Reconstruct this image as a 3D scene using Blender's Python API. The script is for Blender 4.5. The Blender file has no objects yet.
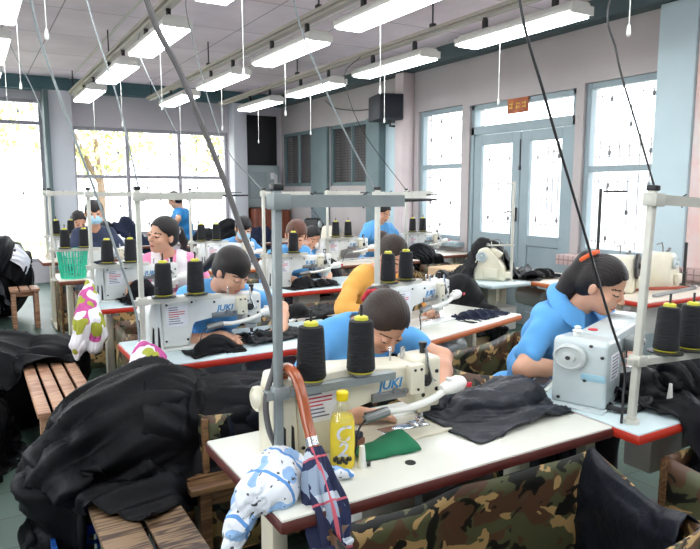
import bpy, bmesh, math, random
import numpy as np
from mathutils import Vector, Matrix, Euler, Quaternion
PI = math.pi
SC = bpy.context.scene
COL = SC.collection
rnd = random.Random(7)

# ------------------------------------------------------------------ materials
MATS = {}
def srgb(r, g, b):
    def f(c):
        c /= 255.0
        return c / 12.92 if c <= .04045 else ((c + .055) / 1.055) ** 2.4
    return (f(r), f(g), f(b), 1.0)

class NT:
    def __init__(s, name):
        s.m = bpy.data.materials.new(name); s.m.use_nodes = True
        s.t = s.m.node_tree; s.t.nodes.clear()
        s.out = s.n('ShaderNodeOutputMaterial')
    def n(s, typ, **kw):
        x = s.t.nodes.new(typ)
        for k, v in kw.items():
            if k.startswith('i_'):
                x.inputs[k[2:].replace('_', ' ')].default_value = v
            else:
                setattr(x, k, v)
        return x
    def l(s, a, b): s.t.links.new(a, b)

def mat(name, col, rough=.5, metal=0., var=.0, vscale=6., bump=0., bscale=80., spec=.5, col2=None, sheen=0., stretch=None, coat=0., detail=4.):
    """principled surface with noise-driven colour variation and optional bump"""
    if name in MATS: return MATS[name]
    t = NT(name)
    b = t.n('ShaderNodeBsdfPrincipled')
    b.inputs['Roughness'].default_value = rough
    b.inputs['Metallic'].default_value = metal
    b.inputs['Specular IOR Level'].default_value = spec
    if sheen: b.inputs['Sheen Weight'].default_value = sheen
    if coat: b.inputs['Coat Weight'].default_value = coat
    tc = t.n('ShaderNodeTexCoord')
    vec = tc.outputs['Object']
    if stretch:
        mp = t.n('ShaderNodeMapping'); mp.inputs['Scale'].default_value = stretch
        t.l(vec, mp.inputs['Vector']); vec = mp.outputs['Vector']
    if var or col2:
        nz = t.n('ShaderNodeTexNoise'); nz.inputs['Scale'].default_value = vscale; nz.inputs['Detail'].default_value = detail
        t.l(vec, nz.inputs['Vector'])
        rp = t.n('ShaderNodeValToRGB')
        c2 = col2 if col2 else tuple(max(0, c * (1 - var)) for c in col[:3]) + (1,)
        rp.color_ramp.elements[0].position = .32; rp.color_ramp.elements[1].position = .68
        rp.color_ramp.elements[0].color = c2; rp.color_ramp.elements[1].color = col
        t.l(nz.outputs['Fac'], rp.inputs['Fac']); t.l(rp.outputs['Color'], b.inputs['Base Color'])
    else:
        b.inputs['Base Color'].default_value = col
    if bump:
        nb = t.n('ShaderNodeTexNoise'); nb.inputs['Scale'].default_value = bscale; nb.inputs['Detail'].default_value = 3
        t.l(vec, nb.inputs['Vector'])
        bp = t.n('ShaderNodeBump'); bp.inputs['Strength'].default_value = bump; bp.inputs['Distance'].default_value = .01
        t.l(nb.outputs['Fac'], bp.inputs['Height']); t.l(bp.outputs['Normal'], b.inputs['Normal'])
    t.l(b.outputs['BSDF'], t.out.inputs['Surface'])
    MATS[name] = t.m
    return t.m

def emit(name, col, strength):
    t = NT(name); e = t.n('ShaderNodeEmission'); e.inputs['Color'].default_value = col; e.inputs['Strength'].default_value = strength
    t.l(e.outputs[0], t.out.inputs['Surface']); MATS[name] = t.m; return t.m

def glass_mat(name, tint=(1, 1, 1, 1), gl=.06):
    t = NT(name); a = t.n('ShaderNodeBsdfTransparent'); a.inputs['Color'].default_value = tint
    g = t.n('ShaderNodeBsdfGlossy'); g.inputs['Roughness'].default_value = .03
    m = t.n('ShaderNodeMixShader'); m.inputs['Fac'].default_value = gl
    t.l(a.outputs[0], m.inputs[1]); t.l(g.outputs[0], m.inputs[2]); t.l(m.outputs[0], t.out.inputs['Surface'])
    MATS[name] = t.m; return t.m

def camo_mat(name, scale=7.):
    t = NT(name); b = t.n('ShaderNodeBsdfPrincipled'); b.inputs['Roughness'].default_value = .45
    tc = t.n('ShaderNodeTexCoord')
    def layer(off, sc, thr, prev, col):
        mp = t.n('ShaderNodeMapping'); mp.inputs['Location'].default_value = off; mp.inputs['Scale'].default_value = (1, 1, 1.25)
        t.l(tc.outputs['Object'], mp.inputs['Vector'])
        nz = t.n('ShaderNodeTexNoise'); nz.inputs['Scale'].default_value = sc; nz.inputs['Detail'].default_value = 2.5; nz.inputs['Distortion'].default_value = .9
        t.l(mp.outputs[0], nz.inputs['Vector'])
        gt = t.n('ShaderNodeMath', operation='GREATER_THAN'); gt.inputs[1].default_value = thr
        t.l(nz.outputs['Fac'], gt.inputs[0])
        mx = t.n('ShaderNodeMix', data_type='RGBA')
        t.l(gt.outputs[0], mx.inputs[0])
        if isinstance(prev, tuple): mx.inputs[6].default_value = prev
        else: t.l(prev, mx.inputs[6])
        mx.inputs[7].default_value = col
        return mx.outputs[2]
    c = layer((0, 0, 0), scale, .5, srgb(86, 88, 60), srgb(92, 66, 48))
    c = layer((3, 1, 7), scale * 1.1, .57, c, srgb(184, 152, 100))
    c = layer((9, 4, 2), scale * 1.3, .57, c, srgb(28, 28, 24))
    t.l(c, b.inputs['Base Color']); t.l(b.outputs[0], t.out.inputs['Surface'])
    MATS[name] = t.m; return t.m

def wood_mat(name, c1, c2, axis='Y', scale=1., rough=.45):
    t = NT(name); b = t.n('ShaderNodeBsdfPrincipled'); b.inputs['Roughness'].default_value = rough
    tc = t.n('ShaderNodeTexCoord'); mp = t.n('ShaderNodeMapping')
    s = [14 * scale] * 3; s['XYZ'.index(axis)] = 1.1 * scale
    mp.inputs['Scale'].default_value = s
    t.l(tc.outputs['Object'], mp.inputs['Vector'])
    nz = t.n('ShaderNodeTexNoise'); nz.inputs['Scale'].default_value = 1.6; nz.inputs['Detail'].default_value = 3; nz.inputs['Distortion'].default_value = .6
    t.l(mp.outputs[0], nz.inputs['Vector'])
    ml = t.n('ShaderNodeMath', operation='MULTIPLY'); ml.inputs[1].default_value = 42; t.l(nz.outputs['Fac'], ml.inputs[0])
    sn = t.n('ShaderNodeMath', operation='SINE'); t.l(ml.outputs[0], sn.inputs[0])
    rp = t.n('ShaderNodeValToRGB'); rp.color_ramp.elements[0].color = c2; rp.color_ramp.elements[1].color = c1
    rp.color_ramp.elements[0].position = .05; rp.color_ramp.elements[1].position = .7
    ad = t.n('ShaderNodeMath', operation='MULTIPLY_ADD'); ad.inputs[1].default_value = .5; ad.inputs[2].default_value = .5
    t.l(sn.outputs[0], ad.inputs[0]); t.l(ad.outputs[0], rp.inputs['Fac'])
    t.l(rp.outputs['Color'], b.inputs['Base Color'])
    bp = t.n('ShaderNodeBump'); bp.inputs['Strength'].default_value = .15; bp.inputs['Distance'].default_value = .004
    t.l(ad.outputs[0], bp.inputs['Height']); t.l(bp.outputs[0], b.inputs['Normal'])
    t.l(b.outputs[0], t.out.inputs['Surface']); MATS[name] = t.m; return t.m

def pattern_mat(name, base, blobs, scale=14., stripes=None):
    """cloth with coloured motifs: blobs = [(colour, threshold, offset)]; stripes = (colour, frequency, width, direction)"""
    t = NT(name); b = t.n('ShaderNodeBsdfPrincipled'); b.inputs['Roughness'].default_value = .85
    tc = t.n('ShaderNodeTexCoord'); prev = base
    def mix(fac, prev, col):
        mx = t.n('ShaderNodeMix', data_type='RGBA'); t.l(fac, mx.inputs[0])
        if isinstance(prev, tuple): mx.inputs[6].default_value = prev
        else: t.l(prev, mx.inputs[6])
        mx.inputs[7].default_value = col; return mx.outputs[2]
    for col, thr, off, sc in blobs:
        mp = t.n('ShaderNodeMapping'); mp.inputs['Location'].default_value = (off, off * 1.7, off * .6)
        t.l(tc.outputs['Object'], mp.inputs['Vector'])
        nz = t.n('ShaderNodeTexNoise'); nz.inputs['Scale'].default_value = sc; nz.inputs['Detail'].default_value = 0
        t.l(mp.outputs[0], nz.inputs['Vector'])
        gt = t.n('ShaderNodeMath', operation='GREATER_THAN'); gt.inputs[1].default_value = thr; t.l(nz.outputs['Fac'], gt.inputs[0])
        prev = mix(gt.outputs[0], prev, col)
    for col, freq, width, d in (stripes or []):
        dt = t.n('ShaderNodeVectorMath', operation='DOT_PRODUCT'); dt.inputs[1].default_value = d
        t.l(tc.outputs['Object'], dt.inputs[0])
        ml = t.n('ShaderNodeMath', operation='MULTIPLY'); ml.inputs[1].default_value = freq; t.l(dt.outputs['Value'], ml.inputs[0])
        fr = t.n('ShaderNodeMath', operation='FRACT'); t.l(ml.outputs[0], fr.inputs[0])
        lt = t.n('ShaderNodeMath', operation='LESS_THAN'); lt.inputs[1].default_value = width; t.l(fr.outputs[0], lt.inputs[0])
        prev = mix(lt.outputs[0], prev, col)
    if isinstance(prev, tuple): b.inputs['Base Color'].default_value = prev
    else: t.l(prev, b.inputs['Base Color'])
    t.l(b.outputs[0], t.out.inputs['Surface']); MATS[name] = t.m; return t.m

# ------------------------------------------------------------------ mesh building
def frame(d):
    d = Vector(d).normalized()
    a = Vector((0, 0, 1)) if abs(d.z) < .9 else Vector((1, 0, 0))
    u = d.cross(a).normalized(); v = d.cross(u).normalized()
    return d, u, v

class B:
    def __init__(s): s.bm = bmesh.new(); s.mi = 0
    def _tag(s, faces):
        for f in faces: f.material_index = s.mi
    def box(s, c, size, rot=None, bev=0., seg=2, taper=None):
        """taper=(tx,ty): scale of the top face"""
        M = Matrix.Translation(c) @ (rot.to_matrix().to_4x4() if rot else Matrix())
        vs = []
        for z in (-.5, .5):
            tx, ty = (taper if (taper and z > 0) else (1, 1))
            for x, y in ((-.5, -.5), (.5, -.5), (.5, .5), (-.5, .5)):
                vs.append(s.bm.verts.new(M @ Vector((x * size[0] * tx, y * size[1] * ty, z * size[2]))))
        idx = [(3, 2, 1, 0), (4, 5, 6, 7), (0, 1, 5, 4), (1, 2, 6, 5), (2, 3, 7, 6), (3, 0, 4, 7)]
        fs = [s.bm.faces.new([vs[i] for i in f]) for f in idx]
        s._tag(fs)
        if bev:
            es = list({e for f in fs for e in f.edges})
            r = bmesh.ops.bevel(s.bm, geom=es, offset=min(bev, min(size) * .45), segments=seg, profile=.5, affect='EDGES', clamp_overlap=True)
            s._tag(r['faces'])
        return s
    def cyl(s, p0, p1, r0, r1=None, n=16):
        return s.tube([p0, p1], [r0, r0 if r1 is None else r1], n)
    def tube(s, pts, r, n=8, flat=None):
        pts = [Vector(p) for p in pts]
        rs = r if isinstance(r, (list, tuple)) else [r] * len(pts)
        d, u, v = frame(pts[1] - pts[0])
        rings = []
        for i, p in enumerate(pts):
            if i == 0: t = pts[1] - pts[0]
            elif i == len(pts) - 1: t = pts[-1] - pts[-2]
            else: t = (pts[i + 1] - pts[i]).normalized() + (pts[i] - pts[i - 1]).normalized()
            if t.length < 1e-9: t = d
            t = t.normalized()
            u = (u - t * u.dot(t)).normalized(); v = t.cross(u)
            k = flat if flat else 1
            rings.append([s.bm.verts.new(p + (u * math.cos(2 * PI * j / n) + v * (k * math.sin(2 * PI * j / n))) * rs[i]) for j in range(n)])
        fs = []
        for a, b in zip(rings, rings[1:]):
            for j in range(n):
                fs.append(s.bm.faces.new((a[j], a[(j + 1) % n], b[(j + 1) % n], b[j])))
        fs.append(s.bm.faces.new(rings[0][::-1])); fs.append(s.bm.faces.new(rings[-1]))
        s._tag(fs); return s
    def lathe(s, prof, c=(0, 0, 0), axis=(0, 0, 1), n=24):
        d, u, v = frame(axis); c = Vector(c); rings = []
        for r, h in prof:
            r = max(r, 1e-4)
            rings.append([s.bm.verts.new(c + d * h + (u * math.cos(2 * PI * j / n) + v * math.sin(2 * PI * j / n)) * r) for j in range(n)])
        fs = []
        for a, b in zip(rings, rings[1:]):
            for j in range(n):
                fs.append(s.bm.faces.new((a[j], a[(j + 1) % n], b[(j + 1) % n], b[j])))
        fs.append(s.bm.faces.new(rings[0][::-1])); fs.append(s.bm.faces.new(rings[-1]))
        s._tag(fs); return s
    def prism(s, pts, d, bev=0., seg=2):
        """pts: 3-D outline (planar), d: extrusion vector"""
        d = Vector(d); a = [s.bm.verts.new(Vector(p)) for p in pts]; b = [s.bm.verts.new(Vector(p) + d) for p in pts]
        n = len(a); fs = [s.bm.faces.new(a[::-1]), s.bm.faces.new(b)]
        for i in range(n): fs.append(s.bm.faces.new((a[i], a[(i + 1) % n], b[(i + 1) % n], b[i])))
        s._tag(fs)
        if bev:
            es = list({e for f in fs for e in f.edges})
            r = bmesh.ops.bevel(s.bm, geom=es, offset=bev, segments=seg, profile=.5, affect='EDGES', clamp_overlap=True)
            s._tag(r['faces'])
        return s
    def ell(s, c, r, rot=None, u=20, v=12):
        M = Matrix.Translation(c) @ (rot.to_matrix().to_4x4() if rot else Matrix()) @ Matrix.Diagonal((r[0], r[1], r[2], 1))
        q = bmesh.ops.create_uvsphere(s.bm, u_segments=u, v_segments=v, radius=1, matrix=M)
        s._tag({f for vv in q['verts'] for f in vv.link_faces}); return s
    def grid(s, P):
        """P[i][j] points -> quads"""
        V = [[s.bm.verts.new(p) for p in row] for row in P]
        s._tag([s.bm.faces.new((V[i][j], V[i + 1][j], V[i + 1][j + 1], V[i][j + 1])) for i in range(len(V) - 1) for j in range(len(V[0]) - 1)])
        return s
    def mesh(s, name, mats, ang=35., origin=None, flat=False):
        bmesh.ops.recalc_face_normals(s.bm, faces=s.bm.faces[:])
        if origin is not None: bmesh.ops.translate(s.bm, vec=-Vector(origin), verts=s.bm.verts[:])
        a = math.radians(ang)
        for f in s.bm.faces: f.smooth = not flat
        for e in s.bm.edges:
            if len(e.link_faces) == 2 and e.calc_face_angle(0) > a: e.smooth = False
        me = bpy.data.meshes.new(name); s.bm.to_mesh(me); s.bm.free()
        for m in (mats if isinstance(mats, (list, tuple)) else [mats]): me.materials.append(m)
        return me
    def obj(s, name, mats, parent=None, ang=35., origin=None, loc=None, flat=False):
        o = bpy.data.objects.new(name, s.mesh(name, mats, ang, origin, flat)); COL.objects.link(o)
        if parent: o.parent = parent
        if loc is not None: o.location = loc
        elif origin is not None and parent is None: o.location = origin
        return o

def tag(o, label, cat, group=None, kind=None):
    if label: o['label'] = label
    if cat: o['category'] = cat
    if group: o['group'] = group
    if kind: o['kind'] = kind
    return o
def thing(name, label, cat, loc=(0, 0, 0), rz=0., group=None):
    o = bpy.data.objects.new(name, None); COL.objects.link(o); o.empty_display_size = .1
    o.location = loc; o.rotation_euler = (0, 0, rz)
    return tag(o, label, cat, group)
def struct(o, label=None):
    o['kind'] = 'structure'
    if label: o['label'] = label
    return o
def dup(o, loc=None, rz=None, label=None, group=None, swap=None, skip=()):
    r = o.copy(); COL.objects.link(r)
    if loc is not None: r.location = loc
    if rz is not None: r.rotation_euler = (0, 0, rz)
    if label: r['label'] = label
    if group: r['group'] = group
    def rec(a, b):
        for ch in list(a.children):
            if ch.name.split('.')[0] in skip: continue
            c = ch.copy(); COL.objects.link(c); c.parent = b; rec(ch, c)
    rec(o, r)
    return r
def np_obj(name, V, F, mats, parent=None, smooth=True, matidx=None, origin=None):
    me = bpy.data.meshes.new(name)
    V = np.asarray(V, dtype=np.float64)
    if origin is not None: V = V - np.asarray(origin)
    me.from_pydata(V.tolist(), [], np.asarray(F).tolist())
    for m in (mats if isinstance(mats, (list, tuple)) else [mats]): me.materials.append(m)
    me.polygons.foreach_set('use_smooth', [smooth] * len(me.polygons))
    if matidx is not None: me.polygons.foreach_set('material_index', np.asarray(matidx, dtype=np.int32))
    me.update()
    o = bpy.data.objects.new(name, me); COL.objects.link(o)
    if parent: o.parent = parent
    elif origin is not None: o.location = origin
    return o
def text_obj(name, s, size, M, mat_, parent, depth=.0006, shear=0., bold=0.):
    cu = bpy.data.curves.new(name, 'FONT'); cu.body = s; cu.size = size; cu.extrude = depth; cu.shear = shear; cu.offset = bold
    cu.align_x = 'CENTER'; cu.align_y = 'CENTER'; cu.resolution_u = 3
    o = bpy.data.objects.new(name, cu); COL.objects.link(o)
    dg = bpy.context.evaluated_depsgraph_get(); me = bpy.data.meshes.new_from_object(o.evaluated_get(dg))
    bpy.data.objects.remove(o); bpy.data.curves.remove(cu)
    me.transform(M); me.materials.clear(); me.materials.append(mat_)
    o = bpy.data.objects.new(name, me); COL.objects.link(o)
    if parent: o.parent = parent
    return o
def catmull(pts, n=8):
    P = [Vector(p) for p in pts]; P = [P[0] * 2 - P[1]] + P + [P[-1] * 2 - P[-2]]; out = []
    for i in range(1, len(P) - 2):
        a, b, c, d = P[i - 1:i + 3]
        for k in range(n):
            t = k / n
            out.append(.5 * (2 * b + (c - a) * t + (2 * a - 5 * b + 4 * c - d) * t * t + (3 * b - a - 3 * c + d) * t ** 3))
    out.append(P[-2]); return out

# ------------------------------------------------------------------ signed distance sculpting
import openvdb
class Waves:
    """smooth pseudo-noise from summed sines"""
    def __init__(s, seed, freq, n=7, stretch=(1, 1, 1)):
        r = np.random.RandomState(seed); s.k = r.normal(size=(n, 3)); s.k /= np.linalg.norm(s.k, axis=1)[:, None]
        s.k *= freq * r.uniform(.6, 1.5, n)[:, None] * np.array(stretch); s.p = r.uniform(0, 6.28, n)
    def __call__(s, P):
        return sum(np.sin(P @ k + p) for k, p in zip(s.k, s.p)) / math.sqrt(len(s.p))

class Sdf:
    def __init__(s, lo, hi, h):
        s.lo = np.array(lo, dtype=np.float32); s.h = h
        s.n = [int((b - a) / h) + 2 for a, b in zip(lo, hi)]
        s.ax = [s.lo[i] + h * np.arange(s.n[i], dtype=np.float32) for i in range(3)]
        s.d = np.full(s.n, .08, dtype=np.float32)
    def sub(s, lo, hi):
        sl = []
        for i in range(3):
            a = max(0, int((lo[i] - s.lo[i]) / s.h)); b = min(s.n[i], int((hi[i] - s.lo[i]) / s.h) + 2)
            if b <= a: return None, None
            sl.append(slice(a, b))
        g = np.stack(np.meshgrid(*[s.ax[i][sl[i]] for i in range(3)], indexing='ij'), -1)
        return tuple(sl), g
    def put(s, sl, d2, k, op='u'):
        d1 = s.d[sl]
        if op == 'u':
            if k > 0:
                h = np.clip(.5 + .5 * (d1 - d2) / k, 0, 1); s.d[sl] = d1 * (1 - h) + d2 * h - k * h * (1 - h)
            else: s.d[sl] = np.minimum(d1, d2)
        else:  # subtract
            if k > 0:
                h = np.clip(.5 - .5 * (d1 + d2) / k, 0, 1); s.d[sl] = d1 * (1 - h) - d2 * h + k * h * (1 - h)
            else: s.d[sl] = np.maximum(d1, -d2)
    def cap(s, a, b, r0, r1=None, k=.02, op='u'):
        a = np.array(a, dtype=np.float32); b = np.array(b, dtype=np.float32); r1 = r0 if r1 is None else r1
        m = max(r0, r1) + k + 4 * s.h
        sl, g = s.sub(np.minimum(a, b) - m, np.maximum(a, b) + m)
        if sl is None: return
        ab = b - a; t = np.clip(((g - a) @ ab) / max(float(ab @ ab), 1e-9), 0, 1)
        q = g - a - t[..., None] * ab
        s.put(sl, np.sqrt((q * q).sum(-1)) - (r0 + (r1 - r0) * t), k, op)
    def ell(s, c, r, R=None, k=.02, op='u'):
        """R rows = local axes"""
        c = np.array(c, dtype=np.float32); r = np.array(r, dtype=np.float32); m = float(r.max()) + k + 4 * s.h
        sl, g = s.sub(c - m, c + m)
        if sl is None: return
        q = g - c
        if R is not None: q = q @ np.array(R, dtype=np.float32).T
        k0 = np.sqrt(((q / r) ** 2).sum(-1)); k1 = np.sqrt(((q / (r * r)) ** 2).sum(-1)) + 1e-6
        s.put(sl, k0 * (k0 - 1) / k1, k, op)
    def mesh(s):
        d = np.ascontiguousarray(np.clip(s.d, -.05, .05))
        d[0], d[-1], d[:, 0], d[:, -1], d[:, :, 0], d[:, :, -1] = (.05,) * 6
        gr = openvdb.FloatGrid(.05); gr.copyFromArray(d)
        V, F = gr.convertToQuads(isovalue=0.)
        return np.asarray(V) * s.h + s.lo, np.asarray(F)[:, ::-1]

# ------------------------------------------------------------------ cloth draping (position based, numpy)
class Cloth:
    def __init__(s, nu, nv, lu, lv, place, seed, shrink=1., noise=.004, pleat=None):
        s.nu, s.nv = nu, nv; r = np.random.RandomState(seed)
        U, Vv = np.meshgrid(np.linspace(-.5, .5, nu), np.linspace(-.5, .5, nv), indexing='ij')
        L = np.stack([U * lu * shrink, Vv * lv * shrink, np.zeros_like(U)], -1)
        w = Waves(seed, 2 * PI / (.22 * max(lu, lv)), 9)
        L[..., 2] += noise * 4 * w(L) + r.normal(0, noise * .3, U.shape)
        if pleat:
            th = r.uniform(0, PI) if len(pleat) < 3 else pleat[2]; w2 = Waves(seed + 5, 2 * PI / .5, 5)
            q = (U * lu * math.cos(th) + Vv * lv * math.sin(th)) * shrink
            L[..., 2] += pleat[0] * np.sin(2 * PI * q / pleat[1] + 2.2 * w2(L)) * (.6 + .4 * w(L * .6))
        s.x = place(L.reshape(-1, 3)).reshape(nu, nv, 3).astype(np.float64)
        s.du = lu / (nu - 1); s.dv = lv / (nv - 1); s.pin = None
    def run(s, cols, steps=140, iters=6, g=-.0016, bend=.03, fric=.6, damp=.97, fl=None):
        x = s.x; v = np.zeros_like(x)
        dd = math.hypot(s.du, s.dv)
        cons = []
        for ax, L, st in ((0, s.du, 1.), (1, s.dv, 1.)):
            for o in (0, 1):
                a = [slice(None)] * 2; b = [slice(None)] * 2; n = x.shape[ax]
                m = (n - 1 - o + 1) // 2
                a[ax] = slice(o, o + 2 * m - 1, 2); b[ax] = slice(o + 1, o + 2 * m, 2); cons.append((tuple(a), tuple(b), L, st))
        sh = []
        for o in (0, 1):
            n = x.shape[0]; m = (n - 1 - o + 1) // 2
            sh.append(((slice(o, o + 2 * m - 1, 2), slice(0, -1)), (slice(o + 1, o + 2 * m, 2), slice(1, None)), dd, .35))
            sh.append(((slice(o, o + 2 * m - 1, 2), slice(1, None)), (slice(o + 1, o + 2 * m, 2), slice(0, -1)), dd, .35))
        bd = []
        for ax, L in ((0, 2 * s.du), (1, 2 * s.dv)):
            for o in (0, 1, 2, 3):
                a = [slice(None)] * 2; b = [slice(None)] * 2; n = x.shape[ax]
                m = len(range(o, n - 2, 4))
                if m <= 0: continue
                a[ax] = slice(o, o + 4 * (m - 1) + 1, 4); b[ax] = slice(o + 2, o + 2 + 4 * (m - 1) + 1, 4); bd.append((tuple(a), tuple(b), L, bend))
        allc = cons + sh + bd
        for it in range(steps):
            v[..., 2] += g; v *= damp
            p0 = x.copy(); x = x + v
            for q in range(iters):
                for a, b, L, st in allc:
                    d = x[b] - x[a]; l = np.sqrt((d * d).sum(-1, keepdims=True)) + 1e-9
                    c = d * ((l - L) / l) * (.5 * st)
                    x[a] += c; x[b] -= c
                if s.pin is not None:
                    x[s.pin[0]] = s.pin[1]
            P = x.reshape(-1, 3)
            for f in cols:
                d, n = f(P)
                k = d < 0
                if k.any():
                    P[k] -= n[k] * d[k][:, None]
                    mv = P[k] - p0.reshape(-1, 3)[k]
                    tn = mv - n[k] * (mv * n[k]).sum(-1)[:, None]
                    P[k] -= tn * fric
            x = P.reshape(x.shape)
            v = np.clip(x - p0, -.03, .03)
        s.x = x; return s
    def folds(s, amp=.014, lam=.11, ang=None, seed=0, up=2, keep=.22, long=False):
        """refine the draped sheet and raise creased folds along its normals"""
        x = s.x
        for _ in range(up // 2):
            for ax in (0, 1):
                n = x.shape[ax]; a = np.take(x, range(n - 1), ax); b = np.take(x, range(1, n), ax); m = (a + b) / 2
                sh = list(x.shape); sh[ax] = 2 * n - 1; y = np.empty(sh); sl = [slice(None)] * 3
                sl[ax] = slice(0, None, 2); y[tuple(sl)] = x; sl[ax] = slice(1, None, 2); y[tuple(sl)] = m; x = y
            for _k in range(2):
                x[1:-1, 1:-1] = .5 * x[1:-1, 1:-1] + .125 * (x[:-2, 1:-1] + x[2:, 1:-1] + x[1:-1, :-2] + x[1:-1, 2:])
        s.nu, s.nv = x.shape[:2]; lu = s.du * (s.nu - 1) / up; lv = s.dv * (s.nv - 1) / up
        tu = np.gradient(x, axis=0); tv = np.gradient(x, axis=1); n = np.cross(tu, tv); n /= np.linalg.norm(n, axis=2, keepdims=True) + 1e-9
        if n[..., 2].mean() < 0: n = -n
        r = np.random.RandomState(seed + 77); U, V = np.meshgrid(np.linspace(0, lu, s.nu), np.linspace(0, lv, s.nv), indexing='ij')
        Q = np.stack([U, V, np.zeros_like(U)], -1); f = np.zeros_like(U)
        th0 = r.uniform(0, PI) if ang is None else ang
        for k, (la, am) in enumerate(((1., 1.), (1.7, .9), (.62, .5), (.42, .28))):
            th = th0 + r.normal(0, .10 if long else .35); L = lam * la
            if long and k > 1: am = am * .45
            wp = Waves(seed + 11 * k, 2 * PI / (L * 5), 6); mk = Waves(seed + 3 + 7 * k, 2 * PI / (L * 4), 6)
            ph = 2 * PI * (U * math.cos(th) + V * math.sin(th)) / L + (1.25 if long else 1.9) * wp(Q * (.6 if long else 1.))
            sn = np.abs(np.sin(ph / 2)); rd = (.75 * sn ** .9 if k % 2 == 0 else .9 * (1 - sn ** .6)) + .30 * (1 - np.abs(np.sin(ph + wp(Q))) ** .7)
            f += am * rd * np.clip(.5 + .75 * mk(Q), 0, 1.3)
        s.x = x + n * (amp * 1.9 * (f - keep))[..., None]
        return s
    def faces(s):
        i = np.arange(s.nu * s.nv).reshape(s.nu, s.nv)
        return np.stack([i[:-1, :-1], i[1:, :-1], i[1:, 1:], i[:-1, 1:]], -1).reshape(-1, 4)
    def obj(s, name, m, parent=None, origin=None, thick=.003, sub=1, mask=None):
        F = s.faces()
        if mask is not None:
            F = F[mask.reshape(-1)]
        V = s.x.reshape(-1, 3)
        used = np.unique(F); remap = -np.ones(len(V), int); remap[used] = np.arange(len(used))
        if origin is None:
            origin = V[used].mean(0); origin[2] = V[used][:, 2].min()
        o = np_obj(name, V[used], remap[F], m, parent, origin=origin)
        sd = o.modifiers.new('thick', 'SOLIDIFY'); sd.thickness = thick; sd.offset = 0
        if sub:
            sb = o.modifiers.new('smooth', 'SUBSURF'); sb.levels = sub; sb.render_levels = sub
        return o
def c_box(lo, hi, r=.01):
    lo = np.array(lo) ; hi = np.array(hi); c = (lo + hi) / 2; hs = (hi - lo) / 2
    def f(P):
        q = P - c; a = np.abs(q) - hs
        out = np.maximum(a, 0); lo_ = np.linalg.norm(out, axis=1); ins = a.max(1)
        d = np.where(ins > 0, lo_, ins) - r
        n = np.where((ins > 0)[:, None], out / (lo_[:, None] + 1e-9), (a == ins[:, None])) * np.sign(q)
        n = n / (np.linalg.norm(n, axis=1)[:, None] + 1e-9)
        return d, n
    return f
def c_ell(c, r, R=None):
    c = np.array(c); r = np.array(r, dtype=float); R = np.eye(3) if R is None else np.array(R)
    def f(P):
        q = (P - c) @ R.T; k0 = np.linalg.norm(q / r, axis=1); g = q / (r * r); k1 = np.linalg.norm(g, axis=1) + 1e-9
        return k0 * (k0 - 1) / k1, (g / k1[:, None]) @ R
    return f
def c_cap(a, b, rad):
    a = np.array(a, float); b = np.array(b, float); ab = b - a
    def f(P):
        t = np.clip(((P - a) @ ab) / (ab @ ab), 0, 1); q = P - a - t[:, None] * ab; l = np.linalg.norm(q, axis=1) + 1e-9
        return l - rad, q / l[:, None]
    return f
def c_floor(z):
    def f(P):
        n = np.zeros_like(P); n[:, 2] = 1; return P[:, 2] - z, n
    return f
def rotz(a):
    c, s = math.cos(a), math.sin(a); return np.array([[c, s, 0], [-s, c, 0], [0, 0, 1]])
def placer(c, rz=0., rx=0., ry=0.):
    M = np.array(Matrix.Rotation(rz, 3, 'Z') @ Matrix.Rotation(rx, 3, 'X') @ Matrix.Rotation(ry, 3, 'Y'))
    return lambda L: L @ M.T + np.array(c)
# ------------------------------------------------------------------ render settings, camera
SC.view_settings.view_transform = 'Standard'; SC.view_settings.look = 'None'
SC.view_settings.gamma = 1.0; SC.view_settings.use_curve_mapping = False
SC.view_settings.exposure = 0.30
SC.cycles.use_denoising = True
SC.cycles.max_bounces = 6; SC.cycles.diffuse_bounces = 4; SC.cycles.glossy_bounces = 3; SC.cycles.transparent_max_bounces = 16
SC.cycles.caustics_reflective = False; SC.cycles.caustics_refractive = False
SC.cycles.sample_clamp_indirect = 6.0
FPX, HZ = 640.0, 190.0
pitch = math.atan((274.5 - HZ) / FPX); yaw = math.radians(30.6)
cam = bpy.data.cameras.new('camera'); camo = bpy.data.objects.new('camera', cam); COL.objects.link(camo)
cam.sensor_fit = 'HORIZONTAL'; cam.sensor_width = 36.0; cam.lens = FPX / 700 * 36; cam.clip_start = .05; cam.clip_end = 200
camo.location = (0, 0, 1.55); camo.rotation_euler = (PI / 2 - pitch, 0, -yaw)
SC.camera = camo

# ------------------------------------------------------------------ shared materials
M = {}
M['wall'] = mat('wall_paint', srgb(188, 180, 179), .85, var=.13, vscale=1.3, bump=.05, bscale=30)
M['wallwhite'] = mat('wall_paint_white', srgb(222, 224, 230), .8, var=.06, vscale=1.5)
M['teal'] = mat('teal_paint', srgb(78, 112, 118), .55, var=.12, vscale=3)
M['greyteal'] = mat('grey_teal_paint', srgb(106, 124, 127), .6, var=.12, vscale=3)
M['frame'] = mat('blue_grey_paint', srgb(150, 167, 173), .5, var=.1, vscale=4)
M['lightblue'] = mat('pale_blue_paint', srgb(196, 216, 222), .7, var=.06, vscale=3)
M['pink'] = mat('peeling_pink_paint', srgb(226, 190, 184), .8, col2=srgb(222, 214, 212), vscale=5)
M['metal'] = mat('grey_steel', srgb(150, 152, 152), .4, .7, var=.15, vscale=9)
M['greypole'] = mat('grey_painted_steel', srgb(150, 158, 158), .45, .2, var=.18, vscale=14)
M['creampole'] = mat('cream_painted_steel', srgb(205, 204, 192), .45, .1, var=.1, vscale=14)
M['darkmetal'] = mat('dark_steel', srgb(66, 66, 66), .45, .6, var=.2, vscale=20)
M['chrome'] = mat('chrome', srgb(200, 202, 205), .2, 1.)
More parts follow.
